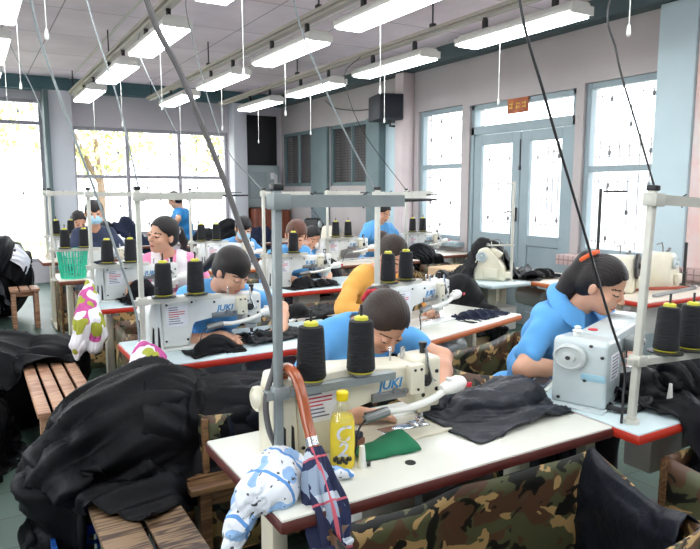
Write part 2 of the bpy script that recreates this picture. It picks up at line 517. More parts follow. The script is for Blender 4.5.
M['black'] = mat('black_plastic', srgb(26, 26, 28), .4)
M['rubber'] = mat('dark_rubber', srgb(98, 94, 94), .6)
M['whiteplastic'] = mat('white_plastic', srgb(232, 232, 226), .35)
M['enamel'] = mat('machine_enamel', srgb(224, 226, 222), .3, var=.07, vscale=12, coat=.2)
M['enamelcream'] = mat('machine_cream_enamel', srgb(226, 220, 198), .35, var=.08, vscale=12, coat=.2)
M['enamelgrey'] = mat('machine_grey_enamel', srgb(192, 203, 204), .33, var=.05, vscale=12, coat=.2)
M['blueprint'] = mat('blue_lettering', srgb(60, 140, 195), .5)
M['paper'] = mat('label_paper', srgb(232, 232, 236), .7)
M['redink'] = mat('red_ink', srgb(200, 70, 80), .7)
M['greyink'] = mat('grey_ink', srgb(110, 112, 130), .7)
M['redplastic'] = mat('red_plastic', srgb(205, 40, 60), .35)
M['lamin'] = mat('white_laminate', srgb(226, 226, 214), .22, var=.06, vscale=7, coat=.1)
M['laminblue'] = mat('bluish_laminate', srgb(206, 224, 226), .25, var=.05, vscale=7)
M['laminwood'] = mat('pale_wood_laminate', srgb(216, 204, 188), .35, var=.08, vscale=5)
M['edgemaroon'] = mat('maroon_edging', srgb(92, 40, 34), .4, var=.25, vscale=25)
M['edgered'] = mat('red_edging', srgb(196, 52, 34), .35, var=.12, vscale=20)
M['edgeorange'] = mat('orange_edging', srgb(206, 112, 62), .4, var=.12, vscale=20)
M['edgebrown'] = mat('brown_edging', srgb(120, 66, 46), .4, var=.2, vscale=20)
M['camo'] = camo_mat('camouflage_canvas', 7.)
M['thread'] = mat('black_thread', srgb(17, 18, 22), .8, bump=.6, bscale=160, stretch=(.15, .15, 1), sheen=.05)
M['yellow'] = mat('yellow_plastic', srgb(214, 208, 60), .45)
M['cloth'] = mat('black_cloth', srgb(15, 15, 18), .5, var=.25, vscale=5, bump=.2, bscale=60, spec=.13, detail=2)
M['clothblue'] = mat('blue_black_cloth', srgb(25, 29, 38), .42, var=.2, vscale=5, bump=.5, bscale=30, spec=.32)
M['navy'] = mat('navy_cloth', srgb(28, 34, 54), .75, var=.2, vscale=5, bump=.4, bscale=30, spec=.15)
M['benchwood'] = wood_mat('bench_slat_wood', srgb(188, 146, 116), srgb(150, 104, 78), 'Y', .7)
M['benchdark'] = wood_mat('weathered_bench_wood', srgb(138, 112, 84), srgb(66, 46, 34), 'Y', .8)
M['stoolwood'] = wood_mat('stool_wood', srgb(126, 94, 62), srgb(92, 64, 42), 'X', .8)
M['brownwood'] = wood_mat('brown_cabinet_wood', srgb(138, 76, 54), srgb(110, 56, 40), 'Z', .5)
M['glass'] = glass_mat('window_glass')
M['lens'] = emit('fluorescent_lens', (.93, .97, 1., 1), 13.)
M['housing'] = mat('fixture_enamel', srgb(214, 212, 206), .4)
M['card'] = mat('cardboard', srgb(206, 176, 140), .8, var=.08, vscale=8)

# ------------------------------------------------------------------ floor, ceiling, walls
X0, X1, Y0, Y1, ZC = -2.6, 5.4, -2.2, 11.8, 3.35
def tile_mat(name, c1, c2, mortar, size, msize=.012, rough=.5, bump=.1):
    t = NT(name); b = t.n('ShaderNodeBsdfPrincipled'); b.inputs['Roughness'].default_value = rough
    tc = t.n('ShaderNodeTexCoord'); br = t.n('ShaderNodeTexBrick'); br.offset = 0.; br.squash = 1.
    br.inputs['Scale'].default_value = 1.; br.inputs['Brick Width'].default_value = size[0]; br.inputs['Row Height'].default_value = size[1]
    br.inputs['Mortar Size'].default_value = msize; br.inputs['Color1'].default_value = c1; br.inputs['Color2'].default_value = c2; br.inputs['Mortar'].default_value = mortar
    t.l(tc.outputs['Object'], br.inputs['Vector'])
    nz = t.n('ShaderNodeTexNoise'); nz.inputs['Scale'].default_value = 1.7; nz.inputs['Detail'].default_value = 5
    t.l(tc.outputs['Object'], nz.inputs['Vector'])
    rp = t.n('ShaderNodeValToRGB'); rp.color_ramp.elements[0].color = (.84, .82, .83, 1); rp.color_ramp.elements[0].position = .3; rp.color_ramp.elements[1].position = .7
    t.l(nz.outputs['Fac'], rp.inputs['Fac'])
    mx = t.n('ShaderNodeMix', data_type='RGBA', blend_type='MULTIPLY'); mx.inputs[0].default_value = 1
    t.l(br.outputs['Color'], mx.inputs[6]); t.l(rp.outputs['Color'], mx.inputs[7]); t.l(mx.outputs[2], b.inputs['Base Color'])
    t.l(b.outputs[0], t.out.inputs['Surface']); MATS[name] = t.m; return t.m
M['floor'] = tile_mat('green_floor_tiles', srgb(76, 100, 88), srgb(66, 90, 80), srgb(54, 72, 66), (.3, .3), .006, .45)
M['ceiling'] = tile_mat('ceiling_boards', srgb(243, 229, 236), srgb(234, 220, 228), srgb(168, 156, 162), (.92, 1.2), .007, .85)
o = struct(B().box(((X0 + X1) / 2, (Y0 + Y1) / 2, -.05), (X1 - X0 + .6, Y1 - Y0 + .6, .1)).obj('floor', M['floor']), 'green tiled workshop floor')
o = struct(B().box(((X0 + X1) / 2, (Y0 + Y1) / 2, ZC + .05), (X1 - X0 + .6, Y1 - Y0 + .6, .1)).obj('ceiling', M['ceiling']), 'mauve grey ceiling of square boards')
b = B()
for x in np.arange(X0 + .46, X1, 1.84):
    b.box((x, (Y0 + Y1) / 2, ZC - .006), (.03, Y1 - Y0, .012))
struct(b.obj('trim_1', mat('ceiling_batten', srgb(206, 200, 196), .7)), 'thin pale battens over the ceiling board joints')

def wall_with_holes(name, plane, pos, a0, a1, holes, m, th=.24, z1=ZC, label=None):
    """plane 'X': wall at x=pos spanning y; 'Y': wall at y=pos spanning x. Holes (a0,a1,z0,z1). Thickness goes outward (+)."""
    b = B()
    aa = sorted({a0, a1} | {h[0] for h in holes} | {h[1] for h in holes})
    for u, v in zip(aa, aa[1:]):
        hs = sorted([h for h in holes if h[0] <= u + 1e-6 and h[1] >= v - 1e-6], key=lambda h: h[2]); z = 0
        segs = []
        for h in hs:
            if h[2] > z: segs.append((z, h[2]))
            z = h[3]
        if z < z1: segs.append((z, z1))
        for s0, s1 in segs:
            c = ((u + v) / 2, (s0 + s1) / 2)
            if plane == 'X': b.box((pos + th / 2, c[0], c[1]), (th, v - u, s1 - s0))
            else: b.box((c[0], pos + th / 2, c[1]), (v - u, th, s1 - s0))
    bmesh.ops.remove_doubles(b.bm, verts=b.bm.verts[:], dist=1e-4)
    return struct(b.obj(name, m), label)
WB = [(-2.2, 1.13, .35, 3.02), (1.55, 4.30, .75, 2.62)]
wall_with_holes('wall_back', 'Y', Y1, X0 - .24, X1 + .24, WB, mat('back_wall_paint', srgb(218, 211, 216), .85, var=.08, vscale=1.3), label='back wall with wide bright windows')
WR = [(4.60, 6.22, 0, 2.58), (6.36, 7.28, .9, 2.61), (3.64, 4.50, .9, 2.61), (8.40, 9.80, 1.62, 2.63), (10.44, 11.70, 1.62, 2.63), (.6, 2.9, .9, 2.61)]
wall_with_holes('wall_right', 'X', X1, Y0 - .24, Y1, WR, M['wall'], label='right wall with double door and grilled windows')
wall_with_holes('wall_left', 'X', X0 - .24, Y0 - .24, Y1 + .24, [(-1.2, 1.6, .9, 2.7), (2.6, 5.4, .9, 2.7), (6.4, 9.4, .9, 2.7)], M['wallwhite'], label='left wall out of view, with windows added for fill light')  # openings added out of view to let in extra daylight
struct(B().box(((X0 + X1) / 2, Y0 - .12, ZC / 2), (X1 - X0, .24, ZC)).obj('wall_front', M['wallwhite']), 'plain wall behind the viewer')
# beams
struct(B().box(((X0 + X1) / 2, Y1 - .12, 3.25), (X1 - X0, .24, .2)).obj('beam_back', M['teal']), 'teal painted beam along the top of the back wall')
struct(B().box((X1 - .09, (Y0 + Y1) / 2 - .13, 3.25), (.18, Y1 - Y0 - .3, .2)).obj('beam_right', mat('dark_teal_paint', srgb(70, 88, 92), .6)), 'dark teal beam along the top of the right wall')
# pillars
struct(B().box((1.34, Y1 - .14, 1.57), (.40, .28, 3.15), bev=.01).obj('pillar', M['wallwhite']), 'white pillar between the two back windows')
struct(B().box((1.155, Y1 - .17, 1.57), (.07, .36, 3.15)).obj('trim_2', M['greyteal']), 'grey post on the left edge of the white pillar')
struct(B().box((4.44, Y1 - .14, 1.57), (.26, .28, 3.15), bev=.01).obj('pillar', M['wallwhite']), 'white pillar right of the back windows')
struct(B().box((X1 - .05, 3.08, 1.57), (.10, .40, 3.15), bev=.02).obj('pillar', M['pink']), 'peeling pink and white pillar at the right')
struct(B().box((X1 - .06, 3.455, 1.57), (.12, .35, 3.15), bev=.008).obj('trim_3', M['lightblue']), 'pale blue strip beside the pink pillar')
struct(B().box((X1 - .10, 7.47, 1.57), (.2, .2, 3.15), bev=.02).obj('pillar', mat('pinkish_plaster', srgb(214, 200, 200), .85, var=.1, vscale=4)), 'pinkish pillar left of the side window')
struct(B().box((X1 - .03, 7.79, 1.25), (.06, .44, 2.5)).obj('trim_4', M['lightblue']), 'pale blue wall strip behind the loudspeaker')
struct(B().box((X1 - .09, 8.18, 1.3), (.18, .36, 2.62), bev=.01).obj('trim_5', M['greyteal']), 'grey green column beside the loudspeaker')
struct(B().box((X1 - .03, 10.12, 1.32), (.06, .60, 2.62), bev=.01).obj('trim_6', M['greyteal']), 'grey green column between the dark screens')
# tiled ledge along the right wall
M['ledge'] = tile_mat('small_pink_tiles', srgb(206, 178, 172), srgb(198, 170, 166), srgb(150, 128, 126), (.06, .06), .006, .4)
t_ = M['ledge'].node_tree
mp = t_.nodes.new('ShaderNodeMapping'); mp.inputs['Rotation'].default_value = (0, PI / 2, 0)
tcn = [n for n in t_.nodes if n.type == 'TEX_COORD'][0]; brn = [n for n in t_.nodes if n.type == 'TEX_BRICK'][0]
t_.links.new(tcn.outputs['Object'], mp.inputs['Vector']); t_.links.new(mp.outputs['Vector'], brn.inputs['Vector'])
struct(B().box((X1 - .1, 2.0, .84), (.2, 5.2, .1), bev=.004).obj('trim_7', M['ledge']), 'pink tiled ledge below the right windows')
struct(B().box((X1 - .06, 6.82, .86), (.14, 1.1, .06), bev=.004).obj('trim_8', M['frame']), 'painted sill below the side window')

# ------------------------------------------------------------------ windows and doors
def grille(b, plane, pos, a0, a1, z0, z1, na, dots, r=.0045, seed=1):
    r *= 1.25; rr = random.Random(seed)
    for k in range(na):
        a = a0 + (a1 - a0) * (k + .5) / na
        p = (lambda z: (pos, a, z)) if plane == 'X' else (lambda z: (a, pos, z))
        b.tube([p(z0), p(z1)], r, 5)
        nz_ = 3
        for j in range(nz_):
            if (k + j * 2) % 4 == 1:
                z = z0 + (z1 - z0) * (j + .5) / nz_
                b.ell(p(z), (.024, .024, .032), u=4, v=3)
    for z in (z0 + (z1 - z0) * .12, z0 + (z1 - z0) * .88):
        q = ((pos, a0, z), (pos, a1, z)) if plane == 'X' else ((a0, pos, z), (a1, pos, z))
        b.tube(q, r * .8, 5)
M['bar'] = mat('grille_iron', srgb(120, 120, 122), .5, .2)
def window(n, plane, pos, a0, a1, z0, z1, mullions, bars, fw=.06, m='frame', label=None, ng=8, depth=.08):
    root = thing('window_%d' % n, label, None, (0, 0, 0)); struct(root)
    b = B()
    def bx(u0, u1, v0, v1, d=depth, off=0.):
        c = ((u0 + u1) / 2, (v0 + v1) / 2); s = (u1 - u0, v1 - v0)
        if plane == 'X': b.box((pos + .08 + off, c[0], c[1]), (d, s[0], s[1]), bev=.006, seg=1)
        else: b.box((c[0], pos + .08 + off, c[1]), (s[0], d, s[1]), bev=.006, seg=1)
    bx(a0, a0 + fw, z0, z1); bx(a1 - fw, a1, z0, z1); bx(a0 + fw, a1 - fw, z0, z0 + fw, depth * .95); bx(a0 + fw, a1 - fw, z1 - fw, z1, depth * .95)
    for a in mullions: bx(a - fw / 2, a + fw / 2, z0, z1, depth * .9)
    for z in bars: bx(a0, a1, z - fw / 2, z + fw / 2, depth * .8)
    b.obj('window_frame', M[m], root)
    g = B()
    aa = [a0] + list(mullions) + [a1]; zz = [z0] + list(bars) + [z1]
    for i, (u, v) in enumerate(zip(aa, aa[1:])):
        for j, (p, q) in enumerate(zip(zz, zz[1:])):
            pg = B()
            c = ((u + v) / 2, (p + q) / 2)
            if plane == 'X': pg.box((pos + .10, c[0], c[1]), (.006, v - u - .02, q - p - .02))
            else: pg.box((c[0], pos + .10, c[1]), (v - u - .02, .006, q - p - .02))
            pg.obj('window_pane', M['glass'], root)
            grille(g, plane, pos + .17, u + fw / 2, v - fw / 2, p + fw / 2, q - fw / 2, max(3, int((v - u) * ng)), 1, seed=n * 7 + i + j)
    g.obj('window_grille', M['bar'], root)
    return root
M['winframe2'] = mat('mauve_grey_frame', srgb(172, 168, 176), .5)
window(1, 'Y', Y1, -2.2, 1.13, .35, 3.02, [-1.1, .02], [2.64], m='winframe2', label='tall bright window at the left end of the back wall', ng=5)
window(2, 'Y', Y1, 1.55, 4.30, .75, 2.62, [2.46, 3.38], [1.78], m='winframe2', label='wide three bay window in the back wall', ng=5)
window(3, 'X', X1, 6.36, 7.28, .9, 2.61, [], [1.86], label='grilled side window left of the double door', ng=9)
window(4, 'X', X1, 3.64, 4.50, .9, 2.61, [], [1.76], label='grilled side window right of the double door', ng=9)
window(5, 'X', X1, .6, 2.9, .9, 2.61, [1.36, 2.13], [1.76], label='grilled window beyond the right edge of view', ng=6)
for k_, (ya, yb) in enumerate(((-1.2, 1.6), (2.6, 5.4), (6.4, 9.4))): window(9 + k_, 'X', X0 - .24, ya, yb, .9, 2.7, [(ya + yb) / 2], [1.9], label='unseen window added in the left wall for fill light, number %s from the front' % ('one', 'two', 'three')[k_], ng=4)  # unseen windows, added to brighten the ceiling and fill the room
# transom + double door
root = struct(thing('window_6', 'glazed transom over the double door', None))
b = B()
for (y0, y1, z0, z1) in ((4.60, 6.22, 2.52, 2.58), (4.60, 6.22, 2.22, 2.32), (4.60, 4.66, 2.22, 2.58), (6.16, 6.22, 2.22, 2.58)):
    b.box((X1 + .08, (y0 + y1) / 2, (z0 + z1) / 2), (.1, y1 - y0, z1 - z0), bev=.006, seg=1)
for y in (4.60, 6.22): b.box((X1 + .08, y + (.03 if y < 5 else -.03), 1.11), (.12, .06, 2.22), bev=.006, seg=1)
b.obj('window_frame', M['frame'], root)
B().box((X1 + .1, 5.41, 2.42), (.006, 1.5, .2)).obj('window_pane', M['glass'], root)
def door(n, y0, y1, label):
    root = struct(thing('door_%d' % n, label, None))
    b = B(); x = X1 + .06
    for (a, c, z0, z1) in ((y0, y0 + .13, 0, 2.21), (y1 - .13, y1, 0, 2.21), (y0 + .13, y1 - .13, 2.09, 2.21), (y0 + .13, y1 - .13, .92, 1.04), (y0 + .13, y1 - .13, 0, .16)):
        b.box((x, (a + c) / 2, (z0 + z1) / 2), (.05, c - a, z1 - z0), bev=.005, seg=1)
    b.box((x + .005, (y0 + y1) / 2, .54), (.025, y1 - y0 - .24, .78), bev=.004, seg=1)
    b.obj('door_frame', M['frame'], root)
    B().box((x + .012, (y0 + y1) / 2, 1.565), (.006, y1 - y0 - .24, 1.06)).obj('door_pane', M['glass'], root)
    g = B(); grille(g, 'X', x + .07, y0 + .13, y1 - .13, 1.04, 2.09, 6, 1, seed=n)
    for z in (1.25, 1.45, 1.65, 1.85): g.tube([(x + .07, y0 + .13, z), (x + .07, y1 - .13, z)], .0035, 5)
    g.obj('door_grille', M['bar'], root)
    return root
d1 = door(1, 5.385, 6.16, 'blue grey glazed door leaf, left of the pair')
d2 = door(2, 4.66, 5.375, 'blue grey glazed door leaf, right of the pair')
b = B(); b.box((X1 + .02, 5.42, 1.27), (.02, .035, .16), bev=.004); b.tube([(X1 + .01, 5.42, 1.3), (X1 - .04, 5.42, 1.3), (X1 - .04, 5.47, 1.3), (X1 - .04, 5.53, 1.29)], .008, 8)
b.obj('door_handle', M['darkmetal'], d1)
b = B(); b.tube([(X1 + .03, 5.38, 2.12), (X1 + .03, 5.38, 1.80)], .008, 8); b.box((X1 + .03, 5.38, 1.80), (.02, .03, .05), bev=.004)
b.obj('door_bolt', M['darkmetal'], d1)
# small sign on the transom
s = thing('wall_sign', 'small orange brown sign hanging in the transom over the door', 'sign', (X1 + .01, 5.42, 2.5))
b = B(); b.box((0, 0, 0), (.012, .32, .17), bev=.003); b.mi = 1
for k, y in enumerate((-.1, 0, .1)):
    b.box((-.008, y, .02), (.003, .06, .012)); b.box((-.008, y, -.02), (.003, .06, .012)); b.box((-.008, y + (.015 if k % 2 else -.015), 0), (.003, .012, .075))
b.obj('sign_board', [mat('sign_orange_brown', srgb(186, 110, 66), .6, col2=srgb(150, 70, 44), vscale=9), mat('sign_yellow', srgb(224, 186, 80), .6)], s)

# dark mesh screens in the right wall, brick and rubble outside
M['mesh'] = tile_mat('dark_wire_mesh', srgb(92, 94, 96), srgb(84, 86, 88), srgb(60, 60, 62), (.05, .05), .008, .7)
def screen(n, y0, y1, label, gap):
    root = struct(thing('window_%d' % n, label, None))
    b = B()
    for (a, c, z0, z1) in ((y0, y0 + .06, 1.62, 2.63), (y1 - .06, y1, 1.62, 2.63), (y0, y1, 2.57, 2.63), (y0, y1, 1.62, 1.68), ((y0 + y1) / 2 - .02, (y0 + y1) / 2 + .02, 1.62, 2.63)):
        b.box((X1 + .04, (a + c) / 2, (z0 + z1) / 2), (.06, c - a, z1 - z0), bev=.004, seg=1)
    b.obj('window_frame', M['greyteal'], root)
    g = B(); k = 0
    for i in range(int((y1 - y0) / .045)): g.tube([(X1 + .06, y0 + .02 + i * .045, 1.64), (X1 + .06, y0 + .02 + i * .045, 2.61)], .0035, 4)
    for i in range(22): g.tube([(X1 + .064, y0, 1.66 + i * .045), (X1 + .064, y1, 1.66 + i * .045)], .0035, 4)
    g.obj('window_mesh', M['darkmetal'], root)
    B().box((X1 + .22, (y0 + y1) / 2 + gap / 2, 2.12), (.03, y1 - y0 - gap, 1.0)).obj('window_board', mat('dusty_grey_board', srgb(132, 126, 126), .9, var=.2, vscale=4), root)
screen(7, 8.40, 9.80, 'dark wire mesh screen nearer the loudspeaker', .34)
screen(8, 10.44, 11.70, 'dark wire mesh screen by the back corner', .30)
M['brick'] = tile_mat('rough_brick', srgb(196, 150, 128), srgb(120, 92, 82), srgb(190, 180, 172), (.22, .09), .02, .9)
r_ = random.Random(3)
for (yc, nm) in ((8.55, 'nearer'), (10.58, 'farther')):
    b = B()
    for k in range(9):
        b.box((X1 + .52 + r_.uniform(-.03, .03), yc + r_.uniform(-.03, .03), .5 + 1.08 + k * .125), (.16, .24, .1), rot=Euler((0, 0, r_.uniform(-.3, .3))), bev=.008, seg=1)
    b.box((X1 + .52, yc, .77), (.24, .3, 1.54))
    for k in (2, 6):
        b.box((X1 + .46, yc, 1.58 + k * .125), (.2, .34, .13), bev=.01)
    tag(b.obj('brick_stack', M['brick']), 'rough brick stack outside the %s dark screen' % nm, 'bricks')

# fittings on the back right corner
tag(B().box((4.93, Y1 - .035, 2.5), (.68, .06, .94), bev=.006).obj('notice_board', mat('black_board', srgb(34, 33, 36), .7)), 'large black board high in the back right corner', 'board')
s = thing('grey_panel', 'grey metal cabinet front under the black board', 'cabinet', (4.93, Y1 - .09, 1.62))
B().box((0, 0, 0), (.68, .16, .80), bev=.01).obj('cabinet_body', mat('grey_cabinet_paint', srgb(160, 172, 174), .5), s)
b = B(); b.box((-.1, -.085, .02), (.36, .01, .52), bev=.004); b.obj('cabinet_door', mat('grey_cabinet_door', srgb(146, 158, 160), .5), s)
b = B(); b.box((.2, -.085, .2), (.1, .012, .12)); b.box((.26, -.085, .1), (.06, .012, .26)); b.obj('paper_notice', M['paper'], s)
s = thing('wooden_cupboard', 'reddish brown wooden cupboard standing in the back right corner', 'cupboard', (4.98, Y1 - .26, 0))
B().box((0, 0, .62), (.72, .46, 1.16), bev=.008).obj('cupboard_body', M['brownwood'], s)
for x in (-.17, .18):
    dd = B().box((x, -.238, .62), (.33, .02, 1.06), bev=.006).obj('cupboard_door', M['brownwood'], s)
    B().ell((x + (.12 if x < 0 else -.12), -.26, .68), (.012, .016, .012), u=8, v=6).obj('knob', M['chrome'], dd)
for x in (-.32, .32):
    for y in (-.2, .2): B().box((x, y, .03), (.05, .05, .06)).obj('foot', M['brownwood'], s)
# loudspeaker
s = thing('wall_speaker', 'black loudspeaker on a bracket high on the right wall', 'loudspeaker', (5.1, 7.62, 2.68), math.radians(-18))
B().prism([(-.17, -.25, -.17), (-.2, .25, -.17), (.2, .25, -.17), (.17, -.25, -.17)], (0, 0, .34), bev=.012).obj('speaker_cabinet', mat('speaker_black', srgb(44, 47, 54), .6), s)
B().box((0, -.255, 0), (.30, .012, .30), bev=.004).obj('speaker_grille', mat('speaker_cloth', srgb(38, 41, 48), .9, bump=.4, bscale=400), s)
b = B(); b.tube([(.05, .0, -.16), (.05, .0, -.24), (.27, .09, -.24)], .018, 8); b.obj('bracket', M['black'], s)

# ------------------------------------------------------------------ ceiling lights on rails
ZL = 2.80
def make_light():
    t = thing('ceiling_light', 'x', 'light fixture')
    b = B(); L = 1.26
    prof = [(-.12, 0), (-.12, .025), (-.075, .075), (.075, .075), (.12, .025), (.12, 0)]
    b.prism([(x, -L / 2, z + .012) for x, z in prof], (0, L, 0), bev=.004, seg=1)
    b.obj('fixture_housing', M['housing'], t)
    B().box((0, 0, .0), (.212, L - .05, .03), bev=.006).obj('light_diffuser', M['lens'], t)
    for y in (-L / 2, L / 2):
        B().box((0, y, .03), (.235, .02, .065), bev=.004).obj('end_cap', M['housing'], t)
    for y in (-.38, .38):
        b = B(); b.box((0, y, .13), (.03, .05, .1), bev=.006); b.cyl((0, y, .17), (0, y, .22), .02, n=10); b.obj('hanger', M['darkmetal'], t)
    c = B().tube([(.10, .30, .02), (.10, .30, -.48)], .0026, 6).obj('pull_cord', M['whiteplastic'], t)
    B().lathe([(.003, .02), (.007, .012), (.0105, -.012), (.0095, -.03), (.004, -.036)], (.10, .30, -.49), n=10).obj('cord_knob', M['whiteplastic'], c)
    return t
LROWS = [(.28, 'over the left aisle', [-.4, 1.45, 3.25, 5.05, 6.85, 8.65]),
         (1.48, 'over the first column of tables', [-.4, 1.40, 3.72, 5.75, 7.52, 9.38]),
         (2.65, 'over the second column of tables', [-.4, 1.75, 3.90, 5.60, 7.44, 9.25]),
         (3.86, 'nearest to the double door', [-.4, 1.70, 3.90, 5.66, 7.42, 9.20])]
ORD = ['rearmost', 'sixth', 'fifth', 'fourth', 'third', 'second', 'nearest']
proto = None
for x, nm, ys in LROWS:
    for i, y in enumerate(ys):
        n = len(ys) - 1 - i
        pos = ['farthest from the viewer', 'second from the back', 'third from the back', 'fourth from the back', 'fifth from the back', 'sixth from the back'][n]
        lab = 'lit fluorescent fixture in the row %s, %s' % (nm, pos)
        if proto is None:
            proto = make_light(); o = proto
        else: o = dup(proto)
        o.location = (x, y, ZL); o['label'] = lab; o['group'] = 'fluorescent ceiling lights'
for x, nm, ys in LROWS:
    s = thing('lighting_rail', 'long cream channel rail carrying the lights %s' % nm, 'rail', (x, 4.6, ZL + .22), group='lighting rails under the ceiling')
    b = B(); b.box((0, 0, .0), (.07, 12.6, .055), bev=.006, seg=1); b.box((-.05, 0, .012), (.03, 12.6, .03)); b.obj('channel', mat('beige_channel_paint', srgb(178, 170, 160), .5, var=.15, vscale=2), s)
    for y in np.arange(-5.4, 6.3, 2.9):
        b = B(); b.cyl((0, y, .02), (0, y, ZC - ZL - .22), .008, n=6); b.box((0, y, .05), (.05, .05, .06), bev=.006); b.obj('hanger', M['darkmetal'], s)

# ------------------------------------------------------------------ outside
struct(B().box((2, 20, -.35), (90, 90, .1)).obj('ground', mat('pale_concrete_yard', srgb(196, 196, 190), .9, var=.12, vscale=.4)), 'pale yard outside')
M['grass'] = mat('grass', srgb(150, 170, 90), .9, col2=srgb(190, 190, 140), vscale=2)
struct(B().box((-3, 20.5, -.26), (14, 9, .1)).obj('lawn', M['grass']), 'grass strip beyond the back windows')
M['leaf'] = mat('tree_leaf', srgb(150, 168, 92), .8, col2=srgb(206, 200, 130), vscale=3)
M['trunk'] = mat('tree_trunk', srgb(120, 100, 84), .9)
def tree(x, y, h, r, label, seed):
    t = thing('tree', label, 'tree', (x, y, -.3)); rr = random.Random(seed)
    b = B(); b.tube([(0, 0, 0), (.1, 0, h * .35), (.0, .1, h * .7)], [.16, .12, .05], 8)
    for k in range(5):
        a = rr.uniform(0, 6.28); b.tube([(.05, 0, h * .4), (math.cos(a) * r * .6, math.sin(a) * r * .6, h * .75)], [.06, .02], 6)
    b.obj('trunk', M['trunk'], t)
    b = B()
    for k in range(900):
        a = rr.uniform(0, 6.28); q = rr.random() ** .4; e = rr.uniform(-1, 1)
        p = Vector((math.cos(a) * q * r * math.sqrt(1 - e * e), math.sin(a) * q * r * math.sqrt(1 - e * e), h * .72 + e * q * r * .8))
        ax = Euler((rr.uniform(0, 6), rr.uniform(0, 6), rr.uniform(0, 6))).to_matrix(); s_ = rr.uniform(.08, .17)
        vs = [b.bm.verts.new(p + ax @ Vector(v) * s_) for v in ((-1, 0, 0), (0, -.45, .1), (1, 0, 0), (0, .45, .1))]
        b.bm.faces.new(vs)
    b.obj('foliage', M['leaf'], t)
tree(-1.6, 20.5, 5.4, 2.2, 'leafy tree seen through the left end window', 1)
tree(-.2, 27, 5.8, 2.4, 'leafy tree beyond the white pillar', 2)
tree(3.6, 22, 5.2, 2.1, 'leafy tree seen through the three bay window, left', 3)
tree(9.2, 25.5, 5.6, 2.3, 'leafy tree seen through the three bay window, right', 4)
# pale building across the yard, seen through the double door
s = thing('yard_building', 'pale building across the yard seen through the double door', 'building', (19, 9, -.3))
B().box((0, 0, 1.6), (3, 18, 3.2)).obj('wall', mat('pale_render', srgb(226, 224, 224), .9), s)
B().box((0, 0, 3.3), (3.6, 18.6, .18)).obj('roof', mat('pale_roof', srgb(190, 186, 184), .8), s)
for k in range(5):
    f = B().box((-1.5, -7 + k * 3.4, 1.7), (.06, 1.3, 1.2)).obj('window', mat('shutter_grey', srgb(180, 184, 190), .6), s)
# daylight
w = bpy.data.worlds.new('World'); SC.world = w; w.use_nodes = True
w.node_tree.nodes['Background'].inputs[0].default_value = (.92, .96, 1, 1); w.node_tree.nodes['Background'].inputs[1].default_value = 6.0
# ------------------------------------------------------------------ workshop furniture
def make_table(w, d, h, top, edge, label, loc, rz=0., patch=False, legs=True):
    """sewing table: origin on the floor at the near left corner"""
    t = thing('sewing_table', label, 'table', loc, rz, 'sewing tables')
    B().box((w / 2, d / 2, h - .022), (w, d, .036), bev=.012, seg=2).obj('edge_band', M[edge], t)
    B().box((w / 2, d / 2, h - .006), (w - .012, d - .012, .012), bev=.005, seg=2).obj('tabletop', M[top], t)
    for x in (.12, w - .12):
        b = B(); b.box((x, d * .55, (h - .04 + .05) / 2), (.05, .09, h - .09), bev=.008); b.box((x, d * .5, .03), (.05, d * .95, .05), bev=.012); b.box((x, d * .5, h - .055), (.045, d * .8, .03), bev=.004)
        b.obj('leg', M['enamelcream'], t)
    b = B(); b.box((w / 2, d * .55, .16), (w - .26, .04, .04), bev=.005); b.obj('crossbar', M['enamelcream'], t)
    b = B(); b.lathe([(.02, -.17), (.07, -.165), (.085, -.13), (.085, .06), (.075, .08), (.075, .13), (.06, .14), (.02, .145)], (w * .62, d * .5, h - .20), (1, 0, 0)); b.box((w * .62, d * .5, h - .08), (.08, .06, .09), bev=.01)
    b.obj('motor', M['enamelgrey'], t)
    B().box((w * .36, d * .42, h - .17), (.2, .12, .24), bev=.012).obj('control_box', M['whiteplastic'], t)
    B().box((w * .5, d * .6, .11), (.42, .26, .02), rot=Euler((.18, 0, 0)), bev=.004).obj('treadle', M['darkmetal'], t)
    if patch:
        rr = random.Random(5); b = B()
        n = 46; pts = []
        for i in range(n):
            a = 2 * PI * i / n; k = 1 + .32 * math.sin(3 * a + 1) * rr.uniform(.4, 1) + rr.uniform(-.16, .16)
            pts.append((.60 + .155 * k * math.cos(a), .375 + .052 * k * math.sin(a) + .02 * math.cos(a), h + .0006))
        b.prism(pts, (0, 0, .0004)); b.obj('worn_patch', mat('worn_laminate', srgb(66, 48, 42), .5, var=.3, vscale=40), t)
        b = B(); b.box((.615, .352, h + .0014), (.07, .034, .001), rot=Euler((0, 0, .1))); b.obj('paper_sticker', M['paper'], t)
        b = B(); b.box((.80, .255, h + .001), (.085, .024, .002), rot=Euler((0, 0, .25)), bev=.0005); b.obj('metal_ruler', M['chrome'], t)
        b = B(); b.cyl((.46, .115, h), (.46, .115, h + .002), .016, n=20); b.obj('cable_grommet', M['darkmetal'], t)
    return t

